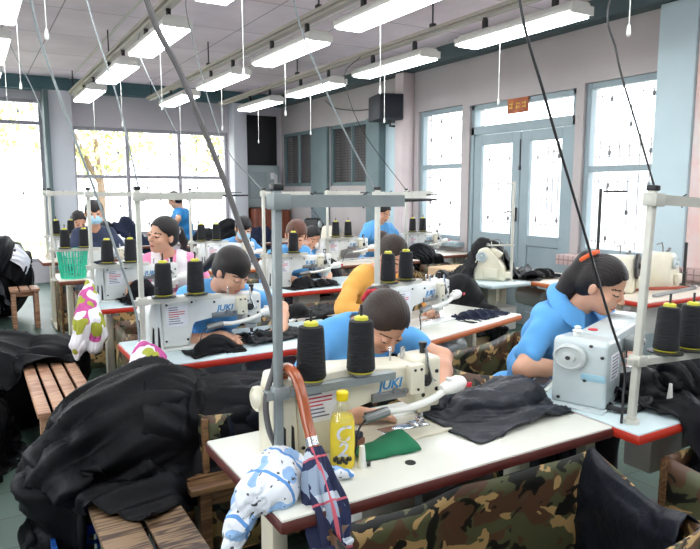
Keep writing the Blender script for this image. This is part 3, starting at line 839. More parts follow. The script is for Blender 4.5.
# ---- industrial sewing machine; origin on table top under the middle of the bed, +x towards the needle, +y towards the operator
def make_machine(label, loc, cream=False, lettering=True):
    t = thing('sewing_machine', label, 'sewing machine', loc, 0, 'sewing machines'); t.scale = (.96, 1, .9)
    E_ = M['enamelcream'] if cream else M['enamel']
    b = B(); b.box((0, .0, .004), (.60, .178, .012), bev=.004); b.obj('machine_bed', E_, t)
    b = B(); b.box((.225, .0, .0115), (.05, .06, .003), bev=.001); b.box((.13, .0, .0115), (.13, .05, .003), bev=.001); b.obj('slide_plate', M['chrome'], t)
    # column + arm in one casting
    b = B()
    b.prism([(-.275, -.062, .01), (-.125, -.062, .01), (-.132, -.062, .13), (-.112, -.062, .158), (.17, -.058, .172), (.17, -.058, .262), (-.10, -.062, .282), (-.275, -.062, .282)], (0, .125, 0), bev=.016, seg=3)
    b.mi = 1
    for (x, z) in ((-.255, .05), (-.145, .05), (-.25, .25), (-.12, .255), (.0, .245)): b.cyl((x, -.060, z), (x, -.0655, z), .006, n=10)
    b.obj('machine_arm', [E_, M['black']], t)
    b = B(); b.box((.215, -.003, .185), (.105, .118, .185), bev=.016, seg=3); b.box((.23, 0, .09), (.055, .05, .06), bev=.01)
    b.mi = 1
    for (x, z) in ((.185, .235), (.2, .19), (.245, .225), (.245, .16), (.19, .145)): b.cyl((x, -.060, z), (x, -.0645, z), .007, n=12)
    hd = b.obj('machine_head', [E_, M['black']], t)
    b = B(); b.box((.15, -.07, .215), (.058, .035, .105), bev=.008); b.mi = 1
    for (x, z) in ((.137, .25), (.162, .25), (.15, .18)): b.cyl((x, -.088, z), (x, -.0895, z), .005, n=10)
    b.obj('side_box', [M['enamelcream'], M['black']], t)
    b = B(); b.box((.05, -.066, .17), (.13, .012, .03), bev=.003); b.cyl((.07, -.07, .185), (.07, -.08, .185), .012, n=12); b.cyl((.11, -.07, .178), (.11, -.078, .178), .009, n=12); b.obj('thread_clamp', M['metal'], t)
    # belt cover and handwheel
    b = B(); b.prism([(-.345, -.075, .0), (-.27, -.075, .0), (-.283, -.075, .285), (-.327, -.075, .285), (-.345, -.075, .2)], (0, .145, 0), bev=.014, seg=2)
    b.mi = 1
    for k in range(2): b.prism([(-.332 + k * .03, -.077, .02), (-.318 + k * .03, -.077, .02), (-.318 + k * .026, -.077, .13), (-.325 + k * .026, -.077, .14)], (0, .004, 0))
    b.obj('belt_cover', [E_, M['black']], t)
    b = B(); b.lathe([(.018, 0), (.038, .002), (.041, .008), (.041, .02), (.034, .026), (.03, .022), (.02, .03), (.012, .032)], (-.343, .035, .20), (-1, 0, 0), n=28); b.obj('handwheel', E_, t)
    # belt guard loop seen at the back
    pts = [(-.10 + .055 * math.cos(a) , -.075, .01 + .11 * math.sin(a)) for a in np.linspace(0, PI, 14)]
    # needle side
    b = B(); b.cyl((.235, .0, .10), (.235, .0, .035), .005, n=10); b.cyl((.235, .0, .035), (.235, .0, .006), .0012, n=6); nb = b.obj('needle_bar', M['chrome'], t)
    b = B(); b.cyl((.235, .016, .10), (.235, .016, .03), .006, n=10); b.box((.235, .012, .018), (.02, .03, .02), bev=.003); b.box((.235, -.005, .0135), (.022, .05, .004), bev=.001); b.obj('presser_foot', M['chrome'], t)
    b = B(); b.tube([(.215, -.05, .275), (.2, -.06, .31), (.205, -.065, .25), (.22, -.068, .2), (.235, -.068, .19)], .005, 8); b.obj('take_up_lever', M['chrome'], t)
    b = B(); b.lathe([(.006, 0), (.02, .002), (.012, .007), (.02, .012), (.008, .014), (.008, .022)], (.195, -.064, .2), (0, -1, 0), n=16); b.obj('tension_dial', M['darkmetal'], t)
    b = B(); b.cyl((.235, 0, .275), (.235, 0, .305), .011, n=12); b.cyl((.235, 0, .305), (.235, 0, .318), .014, n=12); b.obj('thumb_nut', M['black'], t)
    b = B(); b.cyl((.10, .0, .268), (.10, 0, .305), .004, n=8); b.lathe([(.004, 0), (.007, .002), (.004, .006), (.006, .01), (.003, .014)], (.10, 0, .305), n=10); b.obj('thread_guide_pin', M['chrome'], t)
    b = B(); b.cyl((.165, .02, .262), (.165, .02, .305), .009, n=12); b.obj('pressure_screw', M['chrome'], t)
    b = B(); b.cyl((-.2, .02, .282), (-.2, .02, .288), .02, n=16); b.cyl((-.2, .02, .288), (-.2, .02, .297), .012, n=12); b.obj('oil_cap', M['metal'], t)
    # label plate with printed lines
    b = B().box((-.198, -.0635, .185), (.115, .003, .115), bev=.001); rr = random.Random(2)
    for k in range(8):
        wd = .085 - rr.uniform(0, .04); b.mi = 2 if k in (2, 3, 4) else 1
        b.box((-.198 - .0425 + wd / 2, -.0654, .233 - k * .0125), (wd, .0006, .0048))
    b.obj('label_plate', [M['paper'], M['greyink'], M['redink']], t)
    if lettering:
        MM = Matrix.Translation((.058, -.0612, .206)) @ Matrix.Rotation(PI / 2, 4, 'X')
        text_obj('lettering', 'JUKI', .047, MM, M['blueprint'], t, .0008, .22, .0009)
    # lamp on a bent white arm
    b = B(); b.tube(catmull([(.03, -.075, .12), (.10, -.082, .118), (.20, -.09, .135), (.29, -.08, .165)], 6), .0125, 10); la = b.obj('lamp_arm', M['whiteplastic'], t)
    b = B(); b.tube([(-.045, -.072, .105), (.0, -.074, .113), (.04, -.076, .12)], [.014, .018, .0165], 10); b.box((-.02, -.066, .11), (.04, .02, .03), bev=.004); b.obj('lamp_clamp', M['metal'], la)
    b = B(); b.lathe([(.008, -.03), (.017, -.026), (.024, -.005), (.029, .03), (.03, .055), (.022, .075), (.008, .082)], (.275, -.08, .162), (.96, .1, .12), n=18); b.cyl((.285, -.08, .185), (.285, -.08, .198), .011, n=10); lh = b.obj('lamp_head', M['whiteplastic'], t)
    b = B(); b.box((.345, -.112, .172), (.02, .006, .017), bev=.002); b.obj('lamp_switch', M['redplastic'], lh)
    b = B(); b.tube(catmull([(-.04, -.072, .105), (-.075, -.085, .08), (-.10, -.11, .035), (-.115, -.12, .004)], 6), .0032, 6); b.obj('lamp_wire', M['black'], t)
    return t

# ---- thread stand; origin on the table top at the foot of the pole
CONE_X = (.105, .265)
def make_stand(label, loc, rz=0., col='greypole', h=.78, plate_z=.262, arm=.42, disc=False, cones=CONE_X):
    t = thing('thread_stand', label, 'thread stand', loc, rz, 'thread stands')
    b = B(); b.box((0, 0, h / 2), (.0225, .026, h), bev=.005); b.obj('pole', M[col], t)
    b = B(); b.cyl((0, 0, 0), (0, 0, .014), .026, n=14); b.cyl((0, 0, .014), (0, 0, .026), .018, n=6); b.obj('pole_foot', M[col], t)
    B().box((0, 0, h + .008), (.03, .034, .018), bev=.004).obj('pole_cap', M['black'], t)
    b = B()   # channel-section top arm
    for (y, z, sy, sz) in ((-.018, 0, .003, .032), (0, .016, .036, .003)):
        b.box((arm / 2 - .02, y, h - .03 + z), (arm, sy, sz))
    b.box((.005, -.002, h - .03), (.05, .05, .042), bev=.003)
    a = b.obj('top_arm', M[col], t)
    b = B()
    b.tube([(arm - .06, .0, h - .028), (arm + .12, .01, h - .026)], [.007, .004], 6)
    b.obj('thread_guide', M['darkmetal'], a)
    for x in cones: B().tube([(x, 0, h - .05), (x, 0, h - .012), (x + .01, -.006, h - .004)], .0025, 6).obj('thread_hook', M['darkmetal'], a)
    b = B()
    b.box((.17, 0, plate_z - .014), (.42, .03, .003)); b.box((.17, -.0145, plate_z - .024), (.42, .003, .022)); b.box((.002, 0, plate_z - .02), (.046, .046, .036), bev=.003)
    p = b.obj('spool_arm', M[col], t)
    for x in cones:
        b = B()
        r = .058 if disc else .034
        b.lathe([(r * .6, -.0125), (r, -.008), (r, -.003), (r * .5, 0), (.004, 0)], (x, .008, plate_z), n=24); b.obj('spool_disc', M['darkmetal'] if disc else M['metal'], p)
        b = B(); b.cyl((x, .008, plate_z - .04), (x, .008, plate_z + .20), .0042, n=8); b.obj('spool_pin', M['darkmetal'], p)
    return t
def make_cone(label, loc, group='cones of black thread'):
    t = thing('thread_cone', label, 'thread cone', loc, 0, group)
    b = B(); b.lathe([(.010, .0035), (.036, .004), (.0392, .010), (.0385, .02), (.0335, .128), (.0315, .138), (.020, .141), (.009, .141)], n=28); b.obj('thread', M['thread'], t)
    B().lathe([(.006, .0), (.034, .0), (.0345, .0045), (.0088, .006), (.0088, .137), (.0195, .139), (.0185, .149), (.013, .152), (.006, .152)], n=24).obj('cone_core', M['yellow'], t); t.scale = (1.1, 1.1, 1.1)
    return t

# ---- camouflage canvas bin hung in front of a table; origin on the floor at near left corner
def make_bin(w, d, h, label, loc, rz=0., seed=0, sag=.03, nr=0.):
    t = thing('fabric_bin', label, 'fabric bin', loc, rz, 'camouflage canvas bins')
    wv = Waves(seed, 9, 6); n = 18; b = B()
    def side(p0, p1, nrm, sg):
        P = []
        for i in range(n + 1):
            u = i / n; row = []
            for j in range(11):
                v = j / 10; zt = h - sg * math.sin(PI * u)
                q = Vector(p0).lerp(Vector(p1), u); z = .09 + (zt - .09) * v
                k = .018 * float(wv(np.array([[q.x * 2 + seed, q.y * 2, z]]))[0]) * math.sin(PI * u) + .035 * math.sin(PI * u) * math.sin(PI * v)
                row.append((q.x + nrm[0] * k, q.y + nrm[1] * k, z))
            P.append(row)
        b.grid(P)
    side((0, 0), (w - nr, 0), (0, -1), sag); side((0, d), (w, d), (0, 1), sag * .3)
    side((0, 0), (0, d), (-1, 0), sag); side((w - nr, 0), (w, d), (1, 0), sag)
    b.grid([[(x, y, .09) for y in np.linspace(0, d, 5)] for x in np.linspace(0, w, 7)])
    o = b.obj('canvas_sling', M['camo'], t, ang=80)
    sd = o.modifiers.new('thick', 'SOLIDIFY'); sd.thickness = .006; sd.offset = 0
    for (x, y) in ((0, 0), (w - nr, 0), (0, d), (w, d)):
        B().box((x, y, (h - .01) / 2), (.024, .024, h - .012), bev=.003).obj('post', M['stoolwood'], t)
    return t

# ---- slatted wooden bench; origin on the floor under its middle, long axis = x
def make_bench(l, w, h, nsl, wood, label, loc, rz=0., along=True, name='wooden_bench', cat='bench'):
    t = thing(name, label, cat, loc, rz, 'slatted wooden seats')
    g = .016; sw = (w - g * (nsl - 1)) / nsl
    for k in range(nsl):
        y = -w / 2 + sw / 2 + k * (sw + g)
        B().box((0, y, h - .0125), (l, sw, .025), bev=.004).obj('slat', M[wood], t)
    for sx in (-1, 1):
        for sy in (-1, 1):
            B().box((sx * (l / 2 - .06), sy * (w / 2 - .035), (h - .025) / 2), (.045, .045, h - .025), bev=.004).obj('leg', M[wood], t)
        B().box((sx * (l / 2 - .06), 0, h - .055), (.028, w - .115, .05), bev=.003).obj('end_rail', M[wood], t)
    for sy in (-1, 1):
        B().box((0, sy * (w / 2 - .035), h - .06), (l - .17, .024, .05), bev=.003).obj('side_rail', M[wood], t)
    return t

# ------------------------------------------------------------------ workstations
T = .77
WS = {}
def station(key, x0, y0, w, top, edge, desc, row, mx=.44, my=.36, sx=.08, sy=.27, col='creampole', mach=True, stand=True, disc=False, patch=False, d=.58, binw=True, cream=False, proto_m=None, proto_s=None, cones=CONE_X, plate_z=.262, arm=.42, lettering=True, rz=0., tilt=0.):
    def at(x, y, z): return (x0 + x * math.cos(rz) - y * math.sin(rz), y0 + x * math.sin(rz) + y * math.cos(rz), z)
    make_table(w, d, T, top, edge, desc['table'], (x0, y0, 0), rz, patch=patch)
    if mach:
        if proto_m is None: m_ = make_machine(desc['machine'], at(mx, my, T), cream=cream, lettering=lettering)
        else: m_ = dup(proto_m, at(mx, my, T), label=desc['machine'])
        m_.rotation_euler = (0, 0, rz); WS[key] = m_
    if stand:
        if proto_s is None: s_ = make_stand(desc['stand'], at(sx, sy, T), col=col, disc=disc, cones=cones, plate_z=plate_z, arm=arm)
        else: s_ = dup(proto_s, at(sx, sy, T), label=desc['stand'])
        s_.rotation_euler = (0, tilt, rz); WS[key + 's'] = s_
        for i, cx in enumerate(cones):
            lab = desc['cone'] % ('left' if i == 0 else 'right')
            if 'cone' in WS: c_ = dup(WS['cone'], label=lab)
            else: c_ = WS['cone'] = make_cone(lab, (0, 0, 0))
            c_.location = at(sx + cx + tilt * plate_z, sy + .008, T + plate_z - cx * math.sin(tilt)); c_.rotation_euler = (0, tilt, 0)
    if binw:
        make_bin(w * .80, .46, key == '1' and .724 or .68, desc['bin'], at(w * .10, -.475, 0), rz, seed=len(WS), sag=.03, nr=.17 if key == '1' else 0.)
def D(who, tbl):
    return dict(table=tbl + ' of ' + who, machine='sewing machine worked by ' + who, stand='thread stand beside the machine of ' + who,
                cone='%s black thread cone at the machine of ' + who, bin='camouflage canvas bin in front of the table of ' + who)
W1, W2, W3 = 'the front woman', 'the fringed woman in the second row', 'the woman in pink'
W4, W5 = 'the masked youth in navy', 'the far left woman'
W6, W7, W8 = 'the woman at right', 'the woman in orange', 'the brown haired woman'
W9, W10, W11 = 'the masked woman in blue', 'the half hidden woman', 'the man by the side window'
station('1', .585, 1.31, 1.215, 'lamin', 'edgemaroon', D(W1, 'white sewing table with chipped maroon edge'), 1, patch=True, col='greypole', cream=True, my=.335, mx=.44, sx=.108, sy=.25, cones=(.105, .27), tilt=.006, plate_z=.25)
station('2', .61, 2.82, 1.20, 'laminblue', 'edgered', D(W2, 'bluish white sewing table with red edge'), 2, mx=.42, my=.33, sx=.05, sy=.20, disc=True, plate_z=.285, cones=(.105, .26))
pm, ps = WS['2'], WS['2s']
kw = dict(proto_m=pm, proto_s=ps, disc=True, plate_z=.285, cones=(.105, .26))
station('3', .68, 4.42, 1.18, 'laminblue', 'edgered', D(W3, 'sewing table with red edge'), 3, mx=.36, my=.33, sx=.01, sy=.2, **kw)
station('4', .62, 5.98, 1.18, 'laminwood', 'edgebrown', D(W4, 'sewing table with brown edge'), 4, mx=.42, my=.3, sx=-.03, sy=.06, **kw)
station('5', .64, 7.62, 1.18, 'laminwood', 'edgebrown', D(W5, 'sewing table'), 5, **kw)
station('7', 1.90, 2.57, 1.12, 'lamin', 'edgeorange', D(W7, 'white sewing table with orange edge'), 2, mx=.40, my=.30, sx=.02, sy=.27, rz=.28, **{**kw, 'proto_s': None, 'cones': (.10, .255)})
station('8', 1.92, 4.43, 1.18, 'laminblue', 'edgered', D(W8, 'sewing table with red edge'), 3, mx=.42, my=.33, sx=.06, sy=.25, **kw)
station('9', 1.98, 5.95, 1.16, 'laminwood', 'edgeorange', D(W9, 'sewing table'), 4, mx=.28, my=.3, sx=-.12, **kw)
station('10', 3.2, 5.75, 1.12, 'laminwood', 'edgebrown', D(W10, 'sewing table'), 4, mx=.36, **kw)
station('11', 4.42, 6.02, .98, 'laminwood', 'edgebrown', D(W11, 'sewing table with brown edge'), 4, mx=.40, **kw)
# right front table with a boxy direct drive machine
station('6', 1.80, 1.22, 1.24, 'laminblue', 'edgered', D(W6, 'pale blue sewing table with bright red edge'), 1, mach=False, stand=True, sx=.075, sy=.085, disc=True, col='creampole', plate_z=.235, cones=(.165, .305), arm=.46, tilt=.055)
def make_box_machine(label, loc):
    t = thing('sewing_machine', label, 'sewing machine', loc, 0, 'sewing machines')
    E_ = M['enamelgrey']
    b = B(); b.box((.1, .0, .004), (.60, .178, .012), bev=.004); b.obj('machine_bed', E_, t)
    # tall motor housing, flat face with the handwheel towards -x
    b = B(); b.prism([(-.17, -.085, .008), (-.01, -.085, .008), (-.012, -.085, .2), (-.02, -.085, .262), (-.15, -.085, .275), (-.17, -.085, .26)], (0, .17, 0), bev=.012, seg=3)
    b.mi = 1
    for (y, z) in ((-.07, .215), (.06, .03), (-.02, .115), (-.035, .255)): b.cyl((-.169, y, z), (-.1735, y, z), .006, n=10)
    b.obj('motor_housing', [E_, M['black']], t)
    b = B(); b.prism([(-.03, -.06, .15), (.06, -.06, .155), (.36, -.055, .175), (.36, -.055, .262), (-.03, -.06, .268)], (0, .12, 0), bev=.014, seg=3); b.obj('machine_arm', E_, t)
    b = B(); b.box((.39, 0, .19), (.1, .115, .17), bev=.014, seg=3); b.obj('machine_head', E_, t)
    b = B(); b.lathe([(.048, -.002), (.051, .004), (.051, .02), (.044, .026), (.040, .018), (.022, .018), (.02, .03), (.008, .031), (.006, .024)], (-.172, .025, .205), (-1, 0, 0), n=32); hw = b.obj('handwheel', mat('handwheel_grey', srgb(196, 202, 200), .35), t)
    B().cyl((-.196, .025, .205), (-.205, .025, .205), .008, n=12).obj('hub_screw', M['darkmetal'], hw)
    b = B().box((-.09, -.0865, .165), (.085, .003, .105), bev=.001); b.mi = 1; rr = random.Random(4)
    for k in range(7):
        wd = .066 - rr.uniform(0, .03); b.box((-.09 - .033 + wd / 2, -.0884, .207 - k * .0135), (wd, .0006, .004))
    b.obj('label_plate', [M['paper'], M['greyink']], t)
    b = B(); b.box((-.1715, -.045, .13), (.003, .075, .028), bev=.001); bl = b.obj('badge', mat('badge_blue', srgb(150, 190, 206), .4), t)
    b = B(); b.cyl((-.1, .03, .27), (-.1, .03, .285), .014, n=14); b.lathe([(.012, .285), (.017, .292), (.008, .30), (.012, .307), (.006, .312)], (-.1, .03, 0), n=12); b.obj('bobbin_winder', M['whiteplastic'], t)
    b = B(); b.cyl((.03, .02, .262), (.03, .02, .272), .016, n=14); b.obj('oil_window', M['redplastic'], t)
    b = B(); b.cyl((.4, 0, .1), (.4, 0, .03), .005, n=10); b.cyl((.4, 0, .03), (.4, 0, .006), .0012, n=6); b.obj('needle_bar', M['chrome'], t)
    b = B(); b.cyl((.4, .016, .1), (.4, .016, .03), .006, n=10); b.box((.4, -.004, .0135), (.022, .05, .004)); b.obj('presser_foot', M['chrome'], t)
    b = B(); b.box((.16, -.075, .2), (.09, .035, .055), bev=.006); b.cyl((.2, -.09, .2), (.2, -.11, .2), .014, n=14); b.cyl((.24, -.06, .2), (.24, -.09, .2), .012, n=14); b.obj('tension_unit', M['metal'], t)
    return t
make_box_machine('boxy grey sewing machine with a round handwheel worked by ' + W6, (2.02, 1.575, T))
WS['6'] = [o for o in SC.objects if o.get('label', '').startswith('boxy grey')][0]
WS['6'].scale = (1.12, 1.15, .91); WS['6'].rotation_euler = (0, 0, .38)
# ------------------------------------------------------------------ people
def skin_mat(name, c, c2):
    t = NT(name); b = t.n('ShaderNodeBsdfPrincipled'); b.inputs['Roughness'].default_value = .5
    b.inputs['Subsurface Weight'].default_value = .12; b.inputs['Subsurface Radius'].default_value = (.012, .004, .002); b.inputs['Subsurface Scale'].default_value = 1.
    tc = t.n('ShaderNodeTexCoord'); nz = t.n('ShaderNodeTexNoise'); nz.inputs['Scale'].default_value = 11
    t.l(tc.outputs['Object'], nz.inputs['Vector'])
    mx = t.n('ShaderNodeMix', data_type='RGBA'); t.l(nz.outputs['Fac'], mx.inputs[0]); mx.inputs[6].default_value = c; mx.inputs[7].default_value = c2
    t.l(mx.outputs[2], b.inputs['Base Color']); t.l(b.outputs[0], t.out.inputs['Surface']); MATS[name] = t.m; return t.m
M['skin'] = skin_mat('skin', srgb(226, 178, 148), srgb(208, 152, 124))
M['lip'] = mat('lips', srgb(178, 96, 92), .45)
M['eyedark'] = mat('eye_and_lash', srgb(34, 26, 24), .4)
M['brow'] = mat('eyebrow', srgb(70, 52, 44), .8)
M['nail'] = mat('finger_nail', srgb(232, 190, 176), .3)
def hair_mat(name, c, c2):
    t = NT(name); b = t.n('ShaderNodeBsdfPrincipled'); b.inputs['Roughness'].default_value = .45; b.inputs['Specular IOR Level'].default_value = .35
    tc = t.n('ShaderNodeTexCoord'); nz = t.n('ShaderNodeTexNoise'); nz.inputs['Scale'].default_value = 30; nz.inputs['Detail'].default_value = 4
    t.l(tc.outputs['Object'], nz.inputs['Vector'])
    mx = t.n('ShaderNodeMix', data_type='RGBA'); t.l(nz.outputs['Fac'], mx.inputs[0]); mx.inputs[6].default_value = c; mx.inputs[7].default_value = c2
    bp = t.n('ShaderNodeBump'); bp.inputs['Strength'].default_value = .5; bp.inputs['Distance'].default_value = .004
    n2 = t.n('ShaderNodeTexNoise'); n2.inputs['Scale'].default_value = 150; t.l(tc.outputs['Object'], n2.inputs['Vector'])
    t.l(n2.outputs['Fac'], bp.inputs['Height']); t.l(bp.outputs[0], b.inputs['Normal'])
    t.l(mx.outputs[2], b.inputs['Base Color']); t.l(b.outputs[0], t.out.inputs['Surface']); MATS[name] = t.m; return t.m
M['hair'] = hair_mat('black_hair', srgb(20, 16, 16), srgb(36, 29, 27))
M['hairbrown'] = hair_mat('brown_hair', srgb(74, 46, 36), srgb(112, 70, 52))
M['hairdark'] = hair_mat('dark_brown_hair', srgb(38, 28, 23), srgb(58, 44, 36))
def fab(name, c, v=.08): return mat(name, c, .85, var=v, vscale=7, sheen=.1, bump=.12, bscale=600)
M['blue'] = fab('sky_blue_uniform', srgb(96, 170, 232))
M['blue2'] = fab('deep_blue_uniform', srgb(36, 132, 196))
M['navyshirt'] = fab('navy_shirt', srgb(44, 54, 80))
M['pinkshirt'] = fab('pink_shirt', srgb(244, 150, 190))
M['whitevest'] = fab('white_vest', srgb(240, 236, 240))
M['orange'] = fab('orange_jersey', srgb(238, 176, 84))
M['trousers'] = fab('dark_trousers', srgb(44, 48, 60))
M['mask'] = fab('pale_blue_mask', srgb(170, 212, 232), .03)
M['shoe'] = mat('dark_shoe', srgb(46, 42, 42), .5)
M['redtie'] = fab('red_hair_tie', srgb(205, 48, 62)); M['orangetie'] = fab('orange_hair_tie', srgb(240, 104, 52)); M['whitetie'] = fab('white_hair_clip', srgb(220, 220, 224))
A = np.array
def nrm(v): v = A(v, float); return v / (np.linalg.norm(v) + 1e-9)
def ik(s, w, l1, l2, hint):
    s, w = A(s, float), A(w, float); d = w - s; L = np.linalg.norm(d); L2 = min(L, (l1 + l2) * .995)
    u = d / L; w = s + u * L2
    a = (l1 * l1 - l2 * l2 + L2 * L2) / (2 * L2); h = math.sqrt(max(l1 * l1 - a * a, 1e-6))
    n = A(hint, float); n = nrm(n - u * (n @ u)); return s + u * a + n * h, w
def person(label, head, look, neck, pelvis, hands, shirt, face=None, side=None, elbow=(None, None), hair='tied', hairm='hair', tie=None, h=.0062, hh=.0042, mask=False,
           sleeve=.55, collar=False, stand=False, knee_out=.09, tuck=False, vest=False, tail=None, headroll=0., scale=1., feet=None):
    """head/neck/pelvis centres, look = gaze direction, face = direction of the body (horizontal); hands = (right, left) wrist->fingertip targets"""
    head, neck, pelvis = A(head, float), A(neck, float), A(pelvis, float)
    f = nrm(A(face if face is not None else (0, -1, 0)) * A((1, 1, 0))); up = A((0, 0, 1.)); r = np.cross(f, up)   # r = the person's right
    sp = nrm(neck - pelvis)
    org = A((pelvis[0], pelvis[1], 0.))
    # head frame
    F = nrm(look); Rr = nrm(np.cross(F, sp * .6 + up * .4 + F * .0)) if abs(F @ up) < .97 else r
    if abs(F[2]) > .6: Rr = nrm(np.cross(F, nrm(sp * .2 + f * .8)) if F[2] < -.75 else np.cross(F, up))
    if Rr @ np.cross(nrm(A((F[0], F[1], 1e-3))), up) < 0 and np.linalg.norm(F[:2]) > .3: Rr = -Rr
    U = np.cross(Rr, F)
    if headroll:
        c_, s_ = math.cos(headroll), math.sin(headroll); Rr, U = Rr * c_ + U * s_, U * c_ - Rr * s_
    HR = A([Rr, F, U])                      # rows: local x (right), y (forward), z (up)
    H = lambda x, y, z: head + (Rr * x + F * y + U * z) * scale
    # arms
    chest = pelvis + (neck - pelvis) * .72
    sh = [neck - sp * .065 + r * .155 * s for s in (1, -1)]
    arms = []
    for i, s in enumerate((1, -1)):
        w = A(hands[i][0], float); tip = A(hands[i][1], float)
        hint = A(elbow[i], float) if elbow[i] is not None else (r * s * .8 - up * .7 - f * .1)
        e, w = ik(sh[i], w, .275, .245, hint); arms.append((sh[i], e, w, nrm(tip - w)))
    if stand:
        legs = [(pelvis + r * .085 * s - sp * .02, A((pelvis[0], pelvis[1], .48)) + r * .1 * s + f * .02, A((pelvis[0], pelvis[1], .08)) + r * .11 * s - f * .02) for s in (1, -1)]
    else:
        legs = [(pelvis + r * .09 * s, A((pelvis[0], pelvis[1], .52)) + f * .40 + r * knee_out * s, A((pelvis[0], pelvis[1], .085)) + f * (.36 if feet is None else feet) + r * (knee_out + .01) * s) for s in (1, -1)]
    pts = np.concatenate([[head, neck, pelvis], *[[a[0], a[1], a[2], a[2] + a[3] * .2] for a in arms], *[list(l) for l in legs]])
    lo = pts.min(0) - .2; hi = pts.max(0) + .2; lo[2] = max(lo[2], -.0)
    # ---------------- body (one continuous skin)
    S = Sdf(lo, hi, h)
    def torso(S, g=0., k=.05, low=True):
        if low: S.cap(pelvis - r * .075, pelvis + r * .075, .108 + g, k=k)
        wst = pelvis + (neck - pelvis) * .36
        S.cap(wst - r * .055, wst + r * .055, .098 + g, k=k)
        S.cap(chest - r * .075 + f * .0, chest + r * .075, .102 + g, k=k)
        if not stand or g > 0:
            for s in (1, -1): S.ell(chest + r * .07 * s + np.cross(sp, r) * -.0 + nrm(f - sp * (f @ sp)) * .075, A((.055, .05, .055)) + g, k=.04)
        S.cap(sh[0] + sp * .0 - r * .02, sh[1] + r * .02, .052 + g, k=k)
        S.cap(neck - sp * .05 - r * .05, neck - sp * .05 + r * .05, .062 + g, k=k)
    torso(S)
    S.cap(neck - sp * .05, H(0, -.028, -.06), .054, .050, k=.03)
    for a, e, w, d in arms:
        S.cap(a, e, .046, .037, k=.025); S.cap(e, e + (w - e) * .4, .038, .037, k=.02); S.cap(e + (w - e) * .4, w, .037, .026, k=.02)
    for a, b_, c in legs:
        S.cap(a, b_, .082, .058, k=.03); S.cap(b_, c, .058, .036, k=.02); S.cap(c - up * .025 - f * .03, c - up * .045 + f * .13, .036, .028, k=.02)
    # head
    sc = scale
    S.ell(H(0, -.012, .035), A((.076, .094, .088)) * sc, HR, k=.01)
    S.ell(H(0, .022, -.035), A((.060, .066, .078)) * sc, HR, k=.025)
    S.ell(H(0, .055, -.088), A((.026, .026, .022)) * sc, HR, k=.025)
    for s in (1, -1):
        S.ell(H(.040 * s, .058, -.022), A((.024, .02, .022)) * sc, HR, k=.02)
        S.ell(H(.033 * s, .094, .010), A((.018, .014, .010)) * sc, HR, k=.010, op='s')
        S.ell(H(.032 * s, .076, .009), A((.015, .013, .011)) * sc, HR, k=.004)
        S.ell(H(.078 * s, -.008, -.002), A((.011, .018, .031)) * sc, HR, k=.006)
    S.cap(H(0, .086, .012), H(0, .104, -.020), .0075 * sc, .0115 * sc, k=.008)
    for s in (1, -1): S.ell(H(.011 * s, .096, -.024), A((.009, .009, .007)) * sc, HR, k=.005)
    S.ell(H(0, .083, -.056), A((.023, .010, .006)) * sc, HR, k=.004); S.ell(H(0, .081, -.066), A((.019, .010, .006)) * sc, HR, k=.004)
    # hands
    nails = []
    for i, (a, e, w, d) in enumerate(arms):
        s = 1 if i == 0 else -1
        fa = nrm(w - e); pn = nrm(-up - d * (-up @ d)); lat = np.cross(d, pn) * 1.0     # lateral
        if lat @ (r * s) < 0: lat = -lat                                              # lat points to the little-finger side
        kn = [w + d * .082 + lat * q - pn * .002 for q in (-.030, -.010, .010, .029)]
        S.cap(w, w + d * .03, .026, .026, k=.02)
        for q, kp in zip((-.018, -.006, .006, .017), kn): S.cap(w + d * .02 + lat * q, kp, .0155, .0115, k=.012)
        for kp, L, cu, sp_ in zip(kn, (.066, .074, .069, .054), (.5, .55, .6, .65), (-.08, -.02, .04, .1)):
            p = kp; dirv = nrm(d + pn * .22 + lat * sp_)
            for j, (fr, rr_) in enumerate(((.45, .0092), (.32, .0085), (.23, .0078))):
                q = p + dirv * L * fr; S.cap(p, q, rr_, rr_ * .94, k=.004); p = q; dirv = nrm(dirv + pn * cu * .75)
            nails.append(p - dirv * .004 - pn * .006)
        tb = w + d * .022 - lat * .022 + pn * .006; t1 = tb + nrm(d * .7 - lat * .75 + pn * .25) * .042; t2 = t1 + nrm(d * .95 - lat * .15 + pn * .3) * .032; t3 = t2 + nrm(d + lat * .1 + pn * .2) * .022
        S.cap(tb, t1, .015, .0115, k=.01); S.cap(t1, t2, .0112, .0098, k=.004); S.cap(t2, t3, .0098, .008, k=.004)
    V, Fc = S.mesh()
    L = (V - head) @ HR.T / scale
    fc = L[Fc].mean(1); x, y, z = np.abs(fc[:, 0]), fc[:, 1], fc[:, 2]
    mi = np.zeros(len(Fc), int); front = (y > .05) & (x < .07)
    mi[front & (((x - .032) / .0155) ** 2 + ((z - .008) / .0048) ** 2 < 1)] = 2
    mi[front & (np.abs(x - .033) < .021) & (np.abs(z - (.031 - (x - .033) ** 2 * 9)) < .0032)] = 3
    mi[(y > .07) & ((x / .0235) ** 2 + ((z + .0605) / .0088) ** 2 < 1)] = 1
    body = np_obj('person', V, Fc, [M['skin'], M['lip'], M['eyedark'], M['brow']], None, True, mi, org)
    tag(body, label, 'person')
    # ---------------- shirt
    wv = Waves(int(abs(head[0] * 100 + head[1] * 37)), 34, 8); wv2 = Waves(5, 70, 8, (1, 1, .4))
    def cloth_sdf(build, hgrid, amp=.0065, trim=None):
        Q = Sdf(lo, hi, hgrid); build(Q)
        sl = tuple(slice(None) for _ in range(3)); g = np.stack(np.meshgrid(*Q.ax, indexing='ij'), -1)
        near = np.abs(Q.d) < .03
        P = g[near]; rel = P - org
        Q.d[near] += (amp * (wv(rel) + .5 * wv2(rel))).astype(np.float32)
        if trim is not None:
            cut = trim(P)
            Q.d[near] = np.maximum(Q.d[near], cut)
        return Q.mesh()
